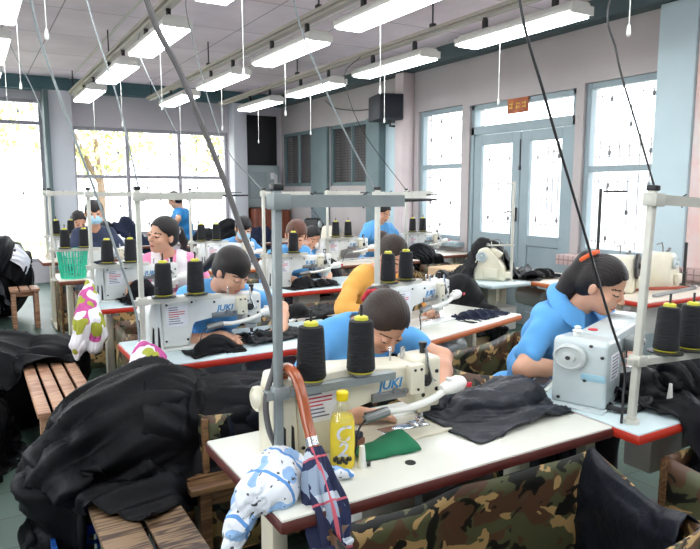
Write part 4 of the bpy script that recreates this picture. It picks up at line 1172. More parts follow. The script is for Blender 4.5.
    def shirt_build(Q):
        torso(Q, .017)
        Q.cap(pelvis - sp * .06 - r * .08, pelvis - sp * .06 + r * .08, .112, k=.05)
        for a, e, w, d in arms:
            if sleeve <= 1: p = a + (e - a) * sleeve; Q.cap(a, p, .060, .060 - .006 * sleeve, k=.03)
            else:
                Q.cap(a, e, .060, .048, k=.03); p = e + (w - e) * (sleeve - 1); Q.cap(e, p, .048, .042, k=.02)
        Q.cap(neck - sp * .02, neck + sp * .06 + (H(0, -.028, -.06) - neck) * .2, .0485 if not collar else .05, k=.004, op='s')
    sh_m = M[shirt]
    V, Fc = cloth_sdf(shirt_build, max(h, .0062))
    mats_ = [sh_m]; mi = None
    if vest:
        c = V[Fc].mean(1); q = (c - neck) @ r
        d_ = [np.linalg.norm(np.cross(c - a, nrm(e - a)), axis=1) for a, e, w, d in arms]
        mi = ((np.abs(q) < .13) & (np.abs(q) > .055)).astype(int); mats_ = [sh_m, M['whitevest']]
    so = np_obj('shirt', V, Fc, mats_, body, True, mi, org)
    if collar:
        n_ = nrm(sp + f * .25); cc = neck + sp * .012
        u_ = r; v_ = np.cross(n_, u_)
        fr = v_ if v_ @ f > 0 else -v_
        b = B(); P = []
        for i in range(25):
            a = -PI + .42 + (2 * PI - .84) * i / 24 + PI
            d_ = fr * -math.cos(a - PI) * 1.0 + u_ * math.sin(a - PI)
            d_ = fr * math.cos(a) * -1 * -1 if False else (-fr * math.cos(a - PI) * -1 + u_ * math.sin(a - PI))
            ang_ = (-PI + .40) + (2 * PI - .80) * i / 24      # 0 = back of the neck
            d_ = -fr * math.cos(ang_) + u_ * math.sin(ang_)
            w_ = .030 + .022 * (abs(ang_) / PI) ** 3
            P.append([tuple(cc + d_ * .060 + n_ * .022 - org), tuple(cc + d_ * .070 + n_ * .034 - org), tuple(cc + d_ * (.094 + w_ * .6) + n_ * (.026 - w_ * .35) - org), tuple(cc + d_ * (.106 + w_ * 1.3) + n_ * (.008 - w_ * .6) - org)])
        b.grid(P); co = b.obj('collar', sh_m, so, ang=70); sd = co.modifiers.new('t', 'SOLIDIFY'); sd.thickness = .005; sb = co.modifiers.new('s', 'SUBSURF'); sb.levels = sb.render_levels = 1
    # ---------------- trousers and shoes
    def tr_build(Q):
        Q.cap(pelvis - r * .078, pelvis + r * .078, .114, k=.03)
        for a, b_, c in legs:
            Q.cap(a, b_, .094, .070, k=.03); Q.cap(b_, c + up * .03, .070, .062, k=.02)
    V, Fc = cloth_sdf(tr_build, max(h, .009)); np_obj('trousers', V, Fc, M['trousers'], body, True, None, org)
    for a, b_, c in legs:
        Q = Sdf(c - A((.3, .3, .12)), c + A((.3, .3, .12)), .009)
        Q.cap(c - up * .045 - f * .04, c - up * .047 + f * .15, .044, .038, k=.02)
        Q.d[:, :, Q.ax[2] < .004] = .05
        V, Fc = Q.mesh(); np_obj('shoe', V, Fc, M['shoe'], body, True, None, org)
    # ---------------- hair
    Q = Sdf(head - .34, head + .34, hh)
    Q.ell(H(0, -.015, .038), A((.086, .104, .099)) * sc, HR, k=0)
    if hair in ('tied', 'bun', 'long', 'fringe'): Q.ell(H(0, -.055, -.02), A((.072, .06, .065)) * sc, HR, k=.02)
    g = np.stack(np.meshgrid(*Q.ax, indexing='ij'), -1); near = np.abs(Q.d) < .035
    P = (g[near] - head) @ HR.T.astype(np.float32) / sc; px_, py_, pz_ = P[:, 0], P[:, 1], P[:, 2]
    ax_ = np.abs(px_)
    if hair == 'fringe': line = .034 - .012 * np.cos(px_ * 60)        # fringe down to the brows
    else: line = .078 - 2.2 * np.maximum(ax_ - .03, 0) * .45
    cutf = np.where(py_ > .02, line - pz_, -.05)                                     # face opening
    cuts = np.where((py_ > -.005 - .0 * ax_) & (py_ <= .02), (.012 if hair != 'fringe' else -.03) - pz_, -.05)        # around the ears
    cutb = (-.085 if hair == 'short' else -.105) - pz_
    cut = np.maximum(np.maximum(cutf, cuts), np.maximum(cutb, -.05))
    d = np.maximum(Q.d[near], cut * .75)
    if hair == 'fringe': st = np.arctan2(px_, py_ + .02) * 26
    else: st = np.arctan2(px_, pz_ + .03 - py_ * .25) * 24
    wq = Waves(11, 60, 6)
    d = d + .0005 * np.sin(st * 2.9 + 2.2 * wq(P)) + .0005 * np.sin(st * 6.3 + 3 * wq(P))
    Q.d[near] = d
    if tail:
        q0 = None
        for p0, p1, r0, r1 in tail: Q.cap(H(*p0), H(*p1), r0, r1, k=.015)
    V, Fc = Q.mesh()
    ho = np_obj('hair', V, Fc, M[hairm], body, True, None, org)
    if tie:
        tc_, td_, tr_, tm_ = tie
        b = B(); c0 = H(*tc_); ax = nrm(Rr * td_[0] + F * td_[1] + U * td_[2]); fr_, u1, v1 = frame(ax)
        ring = [Vector(c0 - org) + (u1 * math.cos(a) + v1 * math.sin(a)) * (tr_ * (1 + .12 * math.sin(5 * a))) for a in np.linspace(0, 2 * PI, 26)]
        b.tube(ring, .011, 8); b.obj('hair_tie', M[tm_], ho)
    if mask:
        Q = Sdf(head - .16, head + .16, .004)
        Q.ell(H(0, .036, -.046), A((.068, .078, .056)) * sc, HR, k=0)
        g = np.stack(np.meshgrid(*Q.ax, indexing='ij'), -1); P = (g - head) @ HR.T.astype(np.float32)
        Q.d = np.maximum(Q.d, np.maximum(.0 - P[..., 1] + .012, np.maximum(P[..., 2] + .006, -.098 - P[..., 2]))).astype(np.float32)
        Q.d += (.0012 * np.sin(P[..., 2] * 260)).astype(np.float32)
        V, Fc = Q.mesh(); mo = np_obj('face_mask', V, Fc, M['mask'], body, True, None, org)
        for s in (1, -1):
            b = B(); b.tube([tuple(H(.055 * s, .03, -.02) - org), tuple(H(.082 * s, -.005, .012) - org), tuple(H(.083 * s, -.016, -.01) - org), tuple(H(.058 * s, .03, -.07) - org)], .0018, 5); b.obj('ear_loop', M['mask'], mo)
    return body

TAIL_LOW = [((0, -.10, .01), (0, -.135, -.02), .032, .026), ((0, -.135, -.02), (.01, -.17, -.12), .028, .022), ((.01, -.17, -.12), (.015, -.175, -.22), .022, .006)]
# 1 front worker, head bowed over the needle
person('front woman in a blue uniform bowing her head over the maroon edged table', (1.33, 2.00, 1.045), (.02, -.66, -.74), (1.30, 2.15, 1.02), (1.24, 2.40, .565),
       (((1.07, 1.76, .803), (1.22, 1.715, .79)), ((1.46, 1.80, .812), (1.36, 1.71, .795))), 'blue', face=(.05, -1, 0), elbow=((-.9, .2, -.2), (1, .25, .05)),
       hair='tied', hairm='hairdark', tie=((0, -.128, -.005), (0, -1, -.3), .026, 'redtie'), tail=[((0, -.10, .0), (-.02, -.14, -.01), .03, .026), ((-.02, -.14, -.01), (-.10, -.17, -.03), .03, .02), ((-.10, -.17, -.03), (-.12, -.16, -.10), .02, .005)], h=.0048, hh=.0034, sleeve=.62)
# 2 second row
person('woman with a black fringe in blue, sewing one row behind the front table', (1.165, 3.19, 1.125), (.36, -.72, -.58), (1.13, 3.32, 1.03), (1.09, 3.60, .565),
       (((1.07, 3.12, .803), (1.16, 3.02, .79)), ((1.44, 3.16, .805), (1.33, 3.05, .79))), 'blue', face=(.1, -1, 0), elbow=((-.8, 0, -.5), (1, .1, -.4)), hair='fringe', hairm='hair', tail=TAIL_LOW[:2], h=.0055, hh=.0036, sleeve=.6)
# 3 smiling woman in pink
person('smiling woman in a pink and white top turned to the left', (1.215, 4.78, 1.215), (-.90, -.42, -.04), (1.28, 4.86, 1.06), (1.33, 5.10, .565),
       (((1.0, 4.74, .803), (1.03, 4.6, .79)), ((1.36, 4.66, .803), (1.22, 4.6, .79))), 'pinkshirt', face=(-.35, -1, 0), hair='tied', scale=1.1, tie=((0, -.118, .025), (0, -1, 0), .028, 'whitetie'), vest=True,
       tail=[((0, -.10, .03), (0, -.14, .02), .034, .03), ((0, -.14, .02), (0, -.19, -.06), .033, .03), ((0, -.19, -.06), (0, -.215, -.16), .03, .008)], h=.0065, sleeve=.5)
# 4 masked youth in navy
person('youth with a pale blue mask and navy shirt behind the far left tables', (1.02, 6.52, 1.325), (-.12, -.98, -.1), (1.03, 6.62, 1.17), (1.05, 6.78, .60),
       (((.86, 6.36, .803), (.93, 6.2, .79)), ((1.2, 6.36, .803), (1.12, 6.2, .79))), 'navyshirt', hair='fringe', mask=True, h=.008, hh=.005, sleeve=.8)
# 5 woman behind him
person('far left woman in blue looking down behind the masked youth', (1.10, 8.16, 1.175), (.1, -.85, -.45), (1.10, 8.29, 1.04), (1.10, 8.52, .565),
       (((.95, 8.12, .803), (1.01, 7.98, .79)), ((1.25, 8.12, .803), (1.17, 7.98, .79))), 'blue', hair='tied', h=.009, hh=.006)
# 6 right front woman
person('woman with an orange hair tie and long black hair at the right table', (2.32, 1.79, 1.14), (.26, -.82, -.42), (2.295, 1.91, 1.035), (2.28, 2.18, .565),
       (((2.17, 1.80, .803), (2.30, 1.80, .79)), ((2.62, 1.84, .803), (2.52, 1.80, .79))), 'blue', face=(.05, -1, 0), elbow=((-.9, -.15, -.5), (1, .2, -.3)), hair='long', collar=True, tie=((0, -.112, .082), (0, -.8, .45), .040, 'orangetie'),
       tail=[((0, -.09, .07), (0, -.12, .075), .022, .026), ((0, -.105, .06), (-.0, -.125, -.05), .05, .05), ((0, -.12, -.03), (.01, -.13, -.14), .055, .05), ((.01, -.13, -.14), (.03, -.11, -.26), .05, .02)], h=.0048, hh=.0034, sleeve=.72)
# 7 woman in orange
person('woman in an orange long sleeved top hidden behind thread cones', (2.26, 3.30, 1.14), (.2, -.80, -.56), (2.22, 3.43, 1.04), (2.20, 3.68, .565),
       (((2.10, 3.16, .803), (2.2, 3.04, .79)), ((2.45, 3.14, .803), (2.38, 3.02, .79))), 'orange', face=(.2, -1, 0), elbow=((-1, .0, -.25), (1, 0, -.4)), hair='bun', hairm='hairdark',
       tail=[((0, -.10, .03), (0, -.135, .04), .045, .048)], h=.006, hh=.0045, sleeve=1.75)
# 8 brown haired woman
person('woman with reddish brown hair and blue uniform seen past the tall pole', (2.40, 4.97, 1.155), (-.40, -.84, -.34), (2.41, 5.09, 1.04), (2.42, 5.34, .565),
       (((2.30, 4.86, .803), (2.44, 4.78, .79)), ((2.66, 4.86, .803), (2.56, 4.76, .79))), 'blue', hair='fringe', hairm='hairbrown', tail=[((0, -.10, .0), (.0, -.15, -.03), .036, .034), ((0, -.15, -.03), (0, -.18, -.14), .034, .012)], scale=1.08, h=.0068, hh=.0045, sleeve=.9)
# 9 masked woman
person('woman in blue wearing a pale blue mask by the hanging cable', (2.43, 6.28, 1.15), (-.1, -.93, -.36), (2.43, 6.41, 1.02), (2.43, 6.66, .565),
       (((2.28, 6.28, .803), (2.36, 6.16, .79)), ((2.72, 6.32, .86), (2.70, 6.18, .83))), 'blue', hair='fringe', mask=True, h=.008, hh=.005, tail=TAIL_LOW)
# 10 half hidden woman
person('woman in blue half hidden behind the brown haired woman', (3.20, 6.22, 1.03), (.1, -.85, -.5), (3.19, 6.35, .93), (3.17, 6.6, .56),
       (((3.02, 6.2, .803), (3.1, 6.06, .79)), ((3.36, 6.2, .803), (3.28, 6.06, .79))), 'blue', hair='short', h=.009, hh=.006)
# 11 man by the window
person('short haired man in blue standing at the table near the side window', (4.17, 6.30, 1.29), (.3, -.8, -.52), (4.20, 6.41, 1.155), (4.25, 6.62, .68),
       (((4.08, 6.24, .86), (4.18, 6.12, .82)), ((4.46, 6.26, .84), (4.50, 6.14, .80))), 'blue', face=(.1, -1, 0), stand=True, hair='short', h=.0075, hh=.005)
# 12 standing woman in the back
person('woman in deep blue standing with her back turned before the far windows', (2.64, 9.62, 1.40), (-.75, .45, -.45), (2.72, 9.64, 1.26), (2.86, 9.74, .82),
       (((2.36, 9.84, .95), (2.28, 9.92, .88)), ((2.52, 9.40, .95), (2.44, 9.50, .88))), 'blue2', face=(-.75, .55, 0), stand=True, hair='tied', h=.009, hh=.006, tie=((0, -.118, .025), (0, -1, 0), .028, 'whitetie'),
       tail=[((0, -.10, .03), (0, -.15, .0), .034, .03), ((0, -.15, .0), (0, -.19, -.12), .03, .012)])
# seats for the workers
def seat(x, y, l, lab, wood='benchdark', h=.45, w=.28, rz=0.): return make_bench(l, w, h, 3, wood, lab, (x, y, 0), rz, name='work_stool', cat='stool')
seat(1.02, 2.36, .78, 'weathered wooden seat under the front woman, end visible left of her table', 'stoolwood', .452, .30)
for x, y, who in ((1.05, 3.62, W2), (1.33, 5.12, W3), (1.10, 8.54, W5), (2.28, 2.20, W6), (2.22, 3.70, W7), (2.42, 5.36, W8), (2.43, 6.68, W9), (3.17, 6.62, W10), (1.05, 6.80, W4)):
    seat(x, y, .5, 'wooden seat under ' + who, h=.452)
# ------------------------------------------------------------------ benches and boxes in the aisle
make_bench(1.5, .285, .45, 2, 'benchdark', 'weathered two plank bench in the foreground aisle, dark wood with bold grain', (.43, 1.95, 0), PI / 2)
make_bench(1.25, .30, .45, 4, 'benchwood', 'reddish four slat bench half buried under the black heap in the aisle', (.37, 4.03, 0), PI / 2)
make_bench(.34, .30, .45, 3, 'benchwood', 'small reddish slatted stool standing far back in the left aisle', (.47, 8.06, 0), PI / 2, name='wooden_stool', cat='stool')
def crate(loc):
    t = thing('plastic_crate', 'blue plastic crate on the floor under the foreground heap', 'crate', loc)
    m = mat('blue_crate_plastic', srgb(38, 92, 176), .4); w, d, h = .30, .42, .27
    B().box((0, 0, .01), (w - .02, d - .02, .02), bev=.004).obj('crate_base', m, t)
    for s in (-1, 1):
        for ax in (0, 1):
            b = B(); L = w if ax == 0 else d; off = (d if ax == 0 else w) / 2 - .008
            def bx(u, z, su, sz, th=.012):
                c = (u, s * off, z) if ax == 0 else (s * off, u, z); sz_ = (su, th, sz) if ax == 0 else (th, su, sz); b.box(c, sz_)
            for z, k in ((.02, .04), (h - .02, .04), (h * .5, .02), (h * .3, .012), (h * .72, .012)): bx(0, z, L, k, .016 if k > .03 else .012)
            n = int(L / .042)
            for i in range(n + 1): bx(-L / 2 + .008 + i * (L - .016) / n, h / 2, .012, h)
            b.obj('crate_side', m, t)
    return t
crate((.325, 2.31, 0))
# ------------------------------------------------------------------ things on the front table
t = thing('tea_bottle', 'yellow tea bottle with yellow cap on the front table beside the umbrella', 'bottle', (.865, 1.505, T))
M['tea'] = mat('yellow_tea_label', srgb(236, 206, 40), .25, col2=srgb(246, 224, 70), vscale=9, coat=.4)
M['clear'] = glass_mat('clear_plastic', (.97, .97, .94, 1), .12)
B().lathe([(.026, 0), (.034, .004), (.036, .02), (.0345, .05), (.036, .08), (.0355, .12), (.034, .138)], n=28).obj('bottle_label', M['tea'], t)
B().lathe([(.034, .138), (.031, .155), (.022, .178), (.0145, .19), (.0145, .198)], n=28).obj('bottle_neck', M['clear'], t)
B().lathe([(.0335, .1382), (.029, .152), (.004, .156)], n=28).obj('bottle_drink', M['tea'], t)
b = B(); b.lathe([(.0165, .196), (.0175, .2), (.0175, .218), (.015, .2215), (.004, .222)], n=24)
b.obj('bottle_cap', mat('yellow_cap', srgb(246, 216, 20), .35), t)
ang = math.atan2(-1.505, -.865)
def on_bottle(name, s, size, h, m, r, rot=0.):
    cu = bpy.data.curves.new(name, 'FONT'); cu.body = s; cu.size = size; cu.align_x = cu.align_y = 'CENTER'; cu.offset = .0014; cu.shear = .2; cu.resolution_u = 4
    o = bpy.data.objects.new(name, cu); COL.objects.link(o); me = bpy.data.meshes.new_from_object(o.evaluated_get(bpy.context.evaluated_depsgraph_get()))
    bpy.data.objects.remove(o); bpy.data.curves.remove(cu)
    for v in me.vertices:
        x, y = v.co.x, v.co.y; c_, s_ = math.cos(rot), math.sin(rot); x, y = x * c_ - y * s_, x * s_ + y * c_
        a = ang + x / r; v.co = (math.cos(a) * r, math.sin(a) * r, h + y)
    me.materials.clear(); me.materials.append(m); o = bpy.data.objects.new(name, me); COL.objects.link(o); o.parent = t; return o
M['label_dark'] = mat('label_dark_orange', srgb(206, 120, 30), .4)
on_bottle('lettering', 'C', .062, .108, M['paper'], .0372); on_bottle('lettering', '2', .06, .062, M['paper'], .0372)
b = B()
for i in range(9):
    a = ang - .62 + i * .155; hh = .032 + .006 * math.sin(i * 1.9)
    b.ell((math.cos(a) * .0362, math.sin(a) * .0362, hh), (.006, .006, .007), u=8, v=6)
b.obj('leaf_print', mat('dark_leaf_print', srgb(52, 50, 36), .4), t)
# stub spool, wallet
t = thing('thread_spool', 'small white spool standing on the front table right of the bottle', 'spool', (.912, 1.475, T))
B().lathe([(.014, 0), (.014, .006), (.011, .012), (.0085, .05), (.0075, .062), (.003, .063)], n=18).obj('spool_body', M['whiteplastic'], t)
B().cyl((.012, -.008, .009), (.02, -.014, .009), .007, n=10).obj('spool_base_stain', M['darkmetal'], t)
t = thing('wallet', 'dark folded wallet with brown edge leaning behind the yellow bottle', 'wallet', (.955, 1.60, T), .5)
B().box((0, 0, .022), (.09, .03, .044), bev=.008).obj('wallet_flap', mat('navy_leather', srgb(38, 42, 62), .5), t)
B().box((0, -.017, .014), (.082, .01, .026), bev=.004).obj('wallet_back', mat('brown_leather', srgb(150, 96, 70), .5), t)
# green folded cloth wedge
P = []
for i in range(22):
    u = i / 21; row = []
    for j in range(11):
        v = j / 10; w_ = .055 + .045 * u; y = (v - .5) * w_ * 1.5
        z = .004 + (.040 * u + .006) * max(0, math.sin(PI * min(1, v * 1.02))) ** .7 * (1 - max(0, u - .86) * 5) + .003 * math.sin(u * 14 + v * 5)
        row.append((.915 + u * .205 + .01 * math.sin(v * 3), 1.535 + y + .012 * u, T + max(.003, z)))
    P.append(row)
b = B(); b.grid(P); o = b.obj('folded_cloth', mat('green_felt', srgb(30, 116, 78), .85, var=.12, vscale=12, bump=.2, bscale=300), origin=(1.02, 1.53, T))
sd = o.modifiers.new('t', 'SOLIDIFY'); sd.thickness = .004; sd.offset = 0
tag(o, 'green folded cloth lying on the front table right of the bottle', 'cloth')
# umbrella hooked on the spool arm
U = [Vector(p) for p in [(.735, 1.59, .985), (.728, 1.60, 1.02), (.724, 1.585, 1.052), (.722, 1.55, 1.066), (.722, 1.505, 1.055), (.722, 1.475, 1.02), (.722, 1.44, .95), (.722, 1.40, .885)]]
t = thing('folded_umbrella', 'folded navy plaid umbrella with wooden crook handle hooked on the front thread stand', 'umbrella', (.722, 1.24, .56))
og = Vector((.722, 1.24, .56))
b = B(); b.tube([p - og for p in catmull(U, 6)], .0155, 12); b.obj('crook_handle', mat('varnished_wood', srgb(168, 84, 44), .22, var=.2, vscale=20, coat=.5), t)
d_ = (U[-1] - U[-2]).normalized()
b = B(); b.tube([U[-1] - og - d_ * .035, U[-1] - og - d_ * .012], .0168, 12); b.obj('metal_collar', M['chrome'], t)
M['plaid'] = pattern_mat('navy_plaid', srgb(40, 48, 84), [(srgb(150, 166, 186), .55, 3., 16.)], stripes=[(srgb(196, 205, 214), 9., .22, (0, .6, .8)), (srgb(34, 40, 72), 9., .5, (.9, .2, .3)), (srgb(206, 96, 110), 9., .05, (0, .6, .8)), (srgb(206, 96, 110), 14., .06, (1, .1, 0))])
ax0, ax1 = U[-1] - d_ * .01, Vector((.72, 1.235, .50))
P = []; dd, uu, vv = frame(ax1 - ax0)
for i in range(34):
    s_ = i / 33; c = ax0.lerp(ax1, s_); r0 = .019 + .030 * math.sin(PI * min(1, s_ * 1.25)) ** .8 * (1 - .25 * s_)
    row = []
    for j in range(48):
        a = 2 * PI * j / 48; r = r0 * (1 + .30 * math.sin(7 * a + 5 * s_) * min(1, s_ * 3) + .10 * math.sin(15 * a - 9 * s_))
        row.append(tuple(c + (uu * math.cos(a) + vv * math.sin(a)) * r - og))
    row.append(row[0]); P.append(row)
b = B(); b.grid(P); b.obj('folded_canopy', M['plaid'], t, ang=80)
b = B(); c = ax0.lerp(ax1, .56); b.tube([c - og + (uu * math.cos(a) + vv * math.sin(a)) * .052 for a in np.linspace(0, 2 * PI, 20)], .006, 6); b.obj('tie_strap', M['plaid'], t)
b = B(); b.cyl(ax1 - og, ax1 - og + dd * .05, .007, n=8); b.obj('tip', M['chrome'], t)
# phone on the right table
t = thing('mobile_phone', 'dark phone lying on a white pad at the left end of the right table', 'phone', (1.93, 1.755, T), .5)
B().box((0, 0, .004), (.15, .09, .008), bev=.002).obj('white_pad', M['whiteplastic'], t)
B().box((0, .0, .014), (.12, .06, .012), bev=.004).obj('phone_body', mat('phone_shell', srgb(92, 104, 118), .3), t)
B().box((0, .0, .0205), (.10, .05, .001)).obj('phone_screen', M['black'], t)
t = thing('thread_spool', 'white peg shaped spool on the right table beside coiled cords', 'spool', (2.14, 1.34, T)); B().lathe([(.02, 0), (.02, .005), (.012, .012), (.008, .06), (.006, .085), (.002, .087)], n=16).obj('spool_body', M['whiteplastic'], t)
rr = random.Random(9); pts = [(2.0 + .10 * math.cos(i * .9) + rr.uniform(-.02, .02), 1.41 + .05 * math.sin(i * .9) + rr.uniform(-.012, .012), T + .008 + .004 * (i % 4)) for i in range(22)] + [(2.2, 1.42, T + .012), (2.28, 1.40, T + .03)]
b = B(); b.tube(catmull(pts, 4), .007, 6); tag(b.obj('power_cord', M['black'], origin=(2.0, 1.41, T)), 'tangled black cord at the foot of the right thread stand', 'cord')
# ------------------------------------------------------------------ hanging cables
def cable(pts, r, m, label, name='hanging_cable'):
    b = B(); b.tube(catmull(pts, 8), r, 8); tag(b.obj(name, M[m], origin=pts[-1]), label, 'cable', 'cables hanging from the light rails')
cable([(.30, 1.86, 3.02), (.36, 1.83, 2.5), (.44, 1.8, 2.05), (.52, 1.78, 1.86), (.61, 1.75, 1.61), (.67, 1.72, 1.41), (.715, 1.66, 1.25), (.70, 1.585, 1.1), (.665, 1.575, .99), (.67, 1.575, .9), (.705, 1.59, .82), (.73, 1.60, .775)], .0085, 'rubber', 'thick dark cable sweeping down from the ceiling to the front machine')
cable([(.26, 3.12, 3.02), (.28, 3.1, 2.34), (.37, 3.07, 1.93), (.48, 3.03, 1.55), (.615, 3.0, 1.05), (.64, 2.99, .80)], .0055, 'greypole', 'grey cable slanting down to the second row thread stand')
cable([(1.46, 1.46, 3.02), (1.42, 1.43, 2.4), (1.41, 1.42, 2.1), (1.51, 1.4, 1.82), (1.66, 1.38, 1.47), (1.81, 1.36, 1.12), (1.87, 1.34, .96), (1.86, 1.33, .85), (1.83, 1.31, .775)], .0044, 'black', 'thin black cable hanging in front of the woman at right')
cable([(1.44, 3.05, 3.02), (1.45, 3.0, 2.48), (1.61, 2.92, 2.0), (1.845, 2.85, 1.54)], .0045, 'greypole', 'pale cable running down to the thread stand of the woman in orange')
cable([(2.62, 1.7, 3.02), (1.95, 1.52, 2.25), (1.89, 1.45, 2.0), (1.91, 1.37, 1.75), (1.93, 1.31, 1.56)], .0035, 'darkmetal', 'thin dark wire reaching the top of the right thread stand')
cable([(.30, 6.25, 3.0), (.39, 6.2, 2.72), (.57, 6.1, 2.22), (.60, 6.05, 1.56)], .004, 'greypole', 'thin wire falling to the stand of the masked youth')
cable([(.50, 3.5, 3.0), (.55, 3.4, 2.45), (.63, 3.2, 1.97), (.67, 3.03, 1.56)], .004, 'greypole', 'thin pale wire falling to the top of the second row stand')
cable([(1.46, 6.3, 3.0), (1.46, 6.3, 2.77), (1.72, 6.15, 2.11), (1.95, 6.15, 1.56)], .004, 'greypole', 'thin wire falling to the stand of the masked woman')
cable([(1.48, 4.9, 3.0), (1.51, 4.9, 2.74), (1.7, 4.8, 1.93), (1.97, 4.7, 1.56)], .004, 'greypole', 'thin wire falling to the stand of the brown haired woman')
cable([(3.8, 6.2, 3.0), (3.6, 6.2, 2.76), (3.8, 6.15, 2.2), (4.48, 6.28, 1.56)], .004, 'darkmetal', 'dark wire crossing the grey column by the loudspeaker')
cable([(5.2, 9.6, 3.02), (5.15, 9.2, 2.86), (5.1, 8.5, 2.74), (5.04, 7.95, 2.70)], .008, 'black', 'black speaker cable sagging along the right wall')
# ------------------------------------------------------------------ green basket
t = thing('plastic_basket', 'turquoise slotted plastic basket on the table of the masked youth', 'basket', (.76, 6.14, T))
m = mat('turquoise_plastic', srgb(60, 208, 172), .4); b = B(); n = 30
for k in range(n):
    a = 2 * PI * k / n; b.tube([(.10 * math.cos(a), .085 * math.sin(a), .0), (.125 * math.cos(a), .105 * math.sin(a), .25)], .0065, 5)
for z in (0, .06, .12, .18, .25):
    q = .8 + .2 * z / .25; b.tube([(.125 * q * math.cos(a), .105 * q * math.sin(a), z + .004) for a in np.linspace(0, 2 * PI, 31)], .008 if z in (0, .25) else .005, 5)
b.obj('basket_wall', m, t); B().lathe([(.095, 0), (.097, .005), (.004, .006)], n=24).obj('basket_base', m, t); t.scale = (1, 1, 1)
# ------------------------------------------------------------------ right rear tables and machines
tA = make_table(1.22, .62, .80, 'laminwood', 'edgeorange', 'pale wood table along the right wall beyond the covered machine', (4.60, 3.30, 0), PI / 2)
t = thing('machine_stand', 'small white topped machine stand under the black covered machine', 'machine stand', (3.74, 4.12, 0))
B().box((0, 0, .782), (.44, .76, .036), bev=.014).obj('stand_top', M['laminblue'], t)
B().box((0.02, -.05, .40), (.10, .16, .74), bev=.01).obj('stand_column', M['enamelcream'], t)
B().box((0, 0, .025), (.40, .56, .05), bev=.012).obj('stand_foot', M['enamelcream'], t)
B().box((.17, -.05, .46), (.18, .26, .2), bev=.01).obj('control_box', M['whiteplastic'], t)
def make_overlock(label, loc, rz, disc=True, col='enamelcream'):
    t = thing('overlock_machine', label, 'sewing machine', loc, rz, 'overlock machines')
    b = B(); b.prism([(-.13, -.11, 0), (.14, -.11, 0), (.12, -.11, .12), (.06, -.11, .2), (-.02, -.11, .28), (-.09, -.11, .26), (-.13, -.11, .1)], (0, .22, 0), bev=.02, seg=3); b.obj('machine_body', M[col], t)
    b = B(); b.box((.02, -.125, .07), (.12, .03, .08), bev=.008); b.box((.05, .0, .23), (.1, .14, .05), rot=Euler((0, .5, 0)), bev=.012); b.box((.13, 0, .05), (.1, .18, .05), bev=.008); b.obj('looper_cover', M[col], t)
    r = .095 if disc else .045
    b = B(); b.lathe([(.02, 0), (r, .004), (r, .02), (r * .8, .026), (r * .45, .016), (.02, .018), (.016, .034), (.004, .035)], (-.06, -.11, .20), (0, -1, 0), n=28); b.obj('handwheel', M['darkmetal'] if disc else M['enamelgrey'], t)
    for k in range(4): B().lathe([(.005, 0), (.014, .004), (.009, .012), (.014, .02), (.007, .026)], (-.02 + k * .03, -.06 + k * .02, .285 - k * .02), (.3, 0, 1), n=12).obj('tension_dial', M['metal'], t)
    b = B(); b.tube([(.1, .02, .12), (.1, .02, .3), (.06, .02, .34), (-.02, .03, .33)], .006, 8); b.obj('thread_tube', M['metal'], t)
    return t
make_overlock('cream overlock machine half covered by a black garment near the double door', (3.76, 4.02, .80), -.9, False)
def thin_stand(label, loc, h, arms, col, rz):
    t = thing('thread_stand', label, 'thread stand', loc, rz, 'thread stands')
    B().cyl((0, 0, 0), (0, 0, h), .012, n=10).obj('pole', M[col], t); B().cyl((0, 0, 0), (0, 0, .012), .03, n=14).obj('pole_foot', M[col], t)
    for z, L in arms:
        b = B(); b.tube([(.02, 0, z), (-L, 0, z)], .007, 8)
        for k in range(3): b.tube([(-L * (k + .6) / 3, 0, z), (-L * (k + .6) / 3, 0, z + .03)], .0035, 6)
        b.obj('guide_arm', M[col], t)
    return t
thin_stand('thin cream thread stand beside the black covered machine', (3.82, 3.84, .80), .82, ((.80, .24), (.30, .20)), 'creampole', -.45)
# table with metal frames, black disc machine
make_table(1.0, .60, .80, 'laminwood', 'edgered', 'pale table with red edge at the right, strewn with metal frames', (3.86, 2.62, 0), 0)
make_overlock('cream overlock machine with a big black handwheel at the right window', (4.16, 3.06, .80), .5, True)
thin_stand('dark thin thread stand before the right window', (4.02, 3.16, .80), .76, ((.74, -.2),), 'darkmetal', -.5)
t = make_overlock('cream overlock machine beside the pale blue wall strip', (4.62, 3.04, .80), .3, False); 
thin_stand('short dark thread stand beside the pink pillar', (4.84, 2.98, .80), .34, ((.1, .2),), 'darkmetal', 0)
for lab, c, L, rz in (('long flat metal frame bar lying along the red edged table', (4.42, 2.78), .62, .12), ('reddish frame bar lying across the strewn table', (4.5, 2.92), .5, -.35)):
    s = thing('frame_bar', lab, 'metal bar', (c[0], c[1], .80), rz, 'frame bars on the red edged table')
    B().box((0, 0, .011), (L, .03, .022), bev=.004).obj('bar', M['metal'] if 'flat' in lab else mat('red_primer', srgb(170, 84, 66), .6), s); B().box((L / 2 - .02, 0, .026), (.05, .06, .012), bev=.003).obj('clamp', M['chrome'], s)
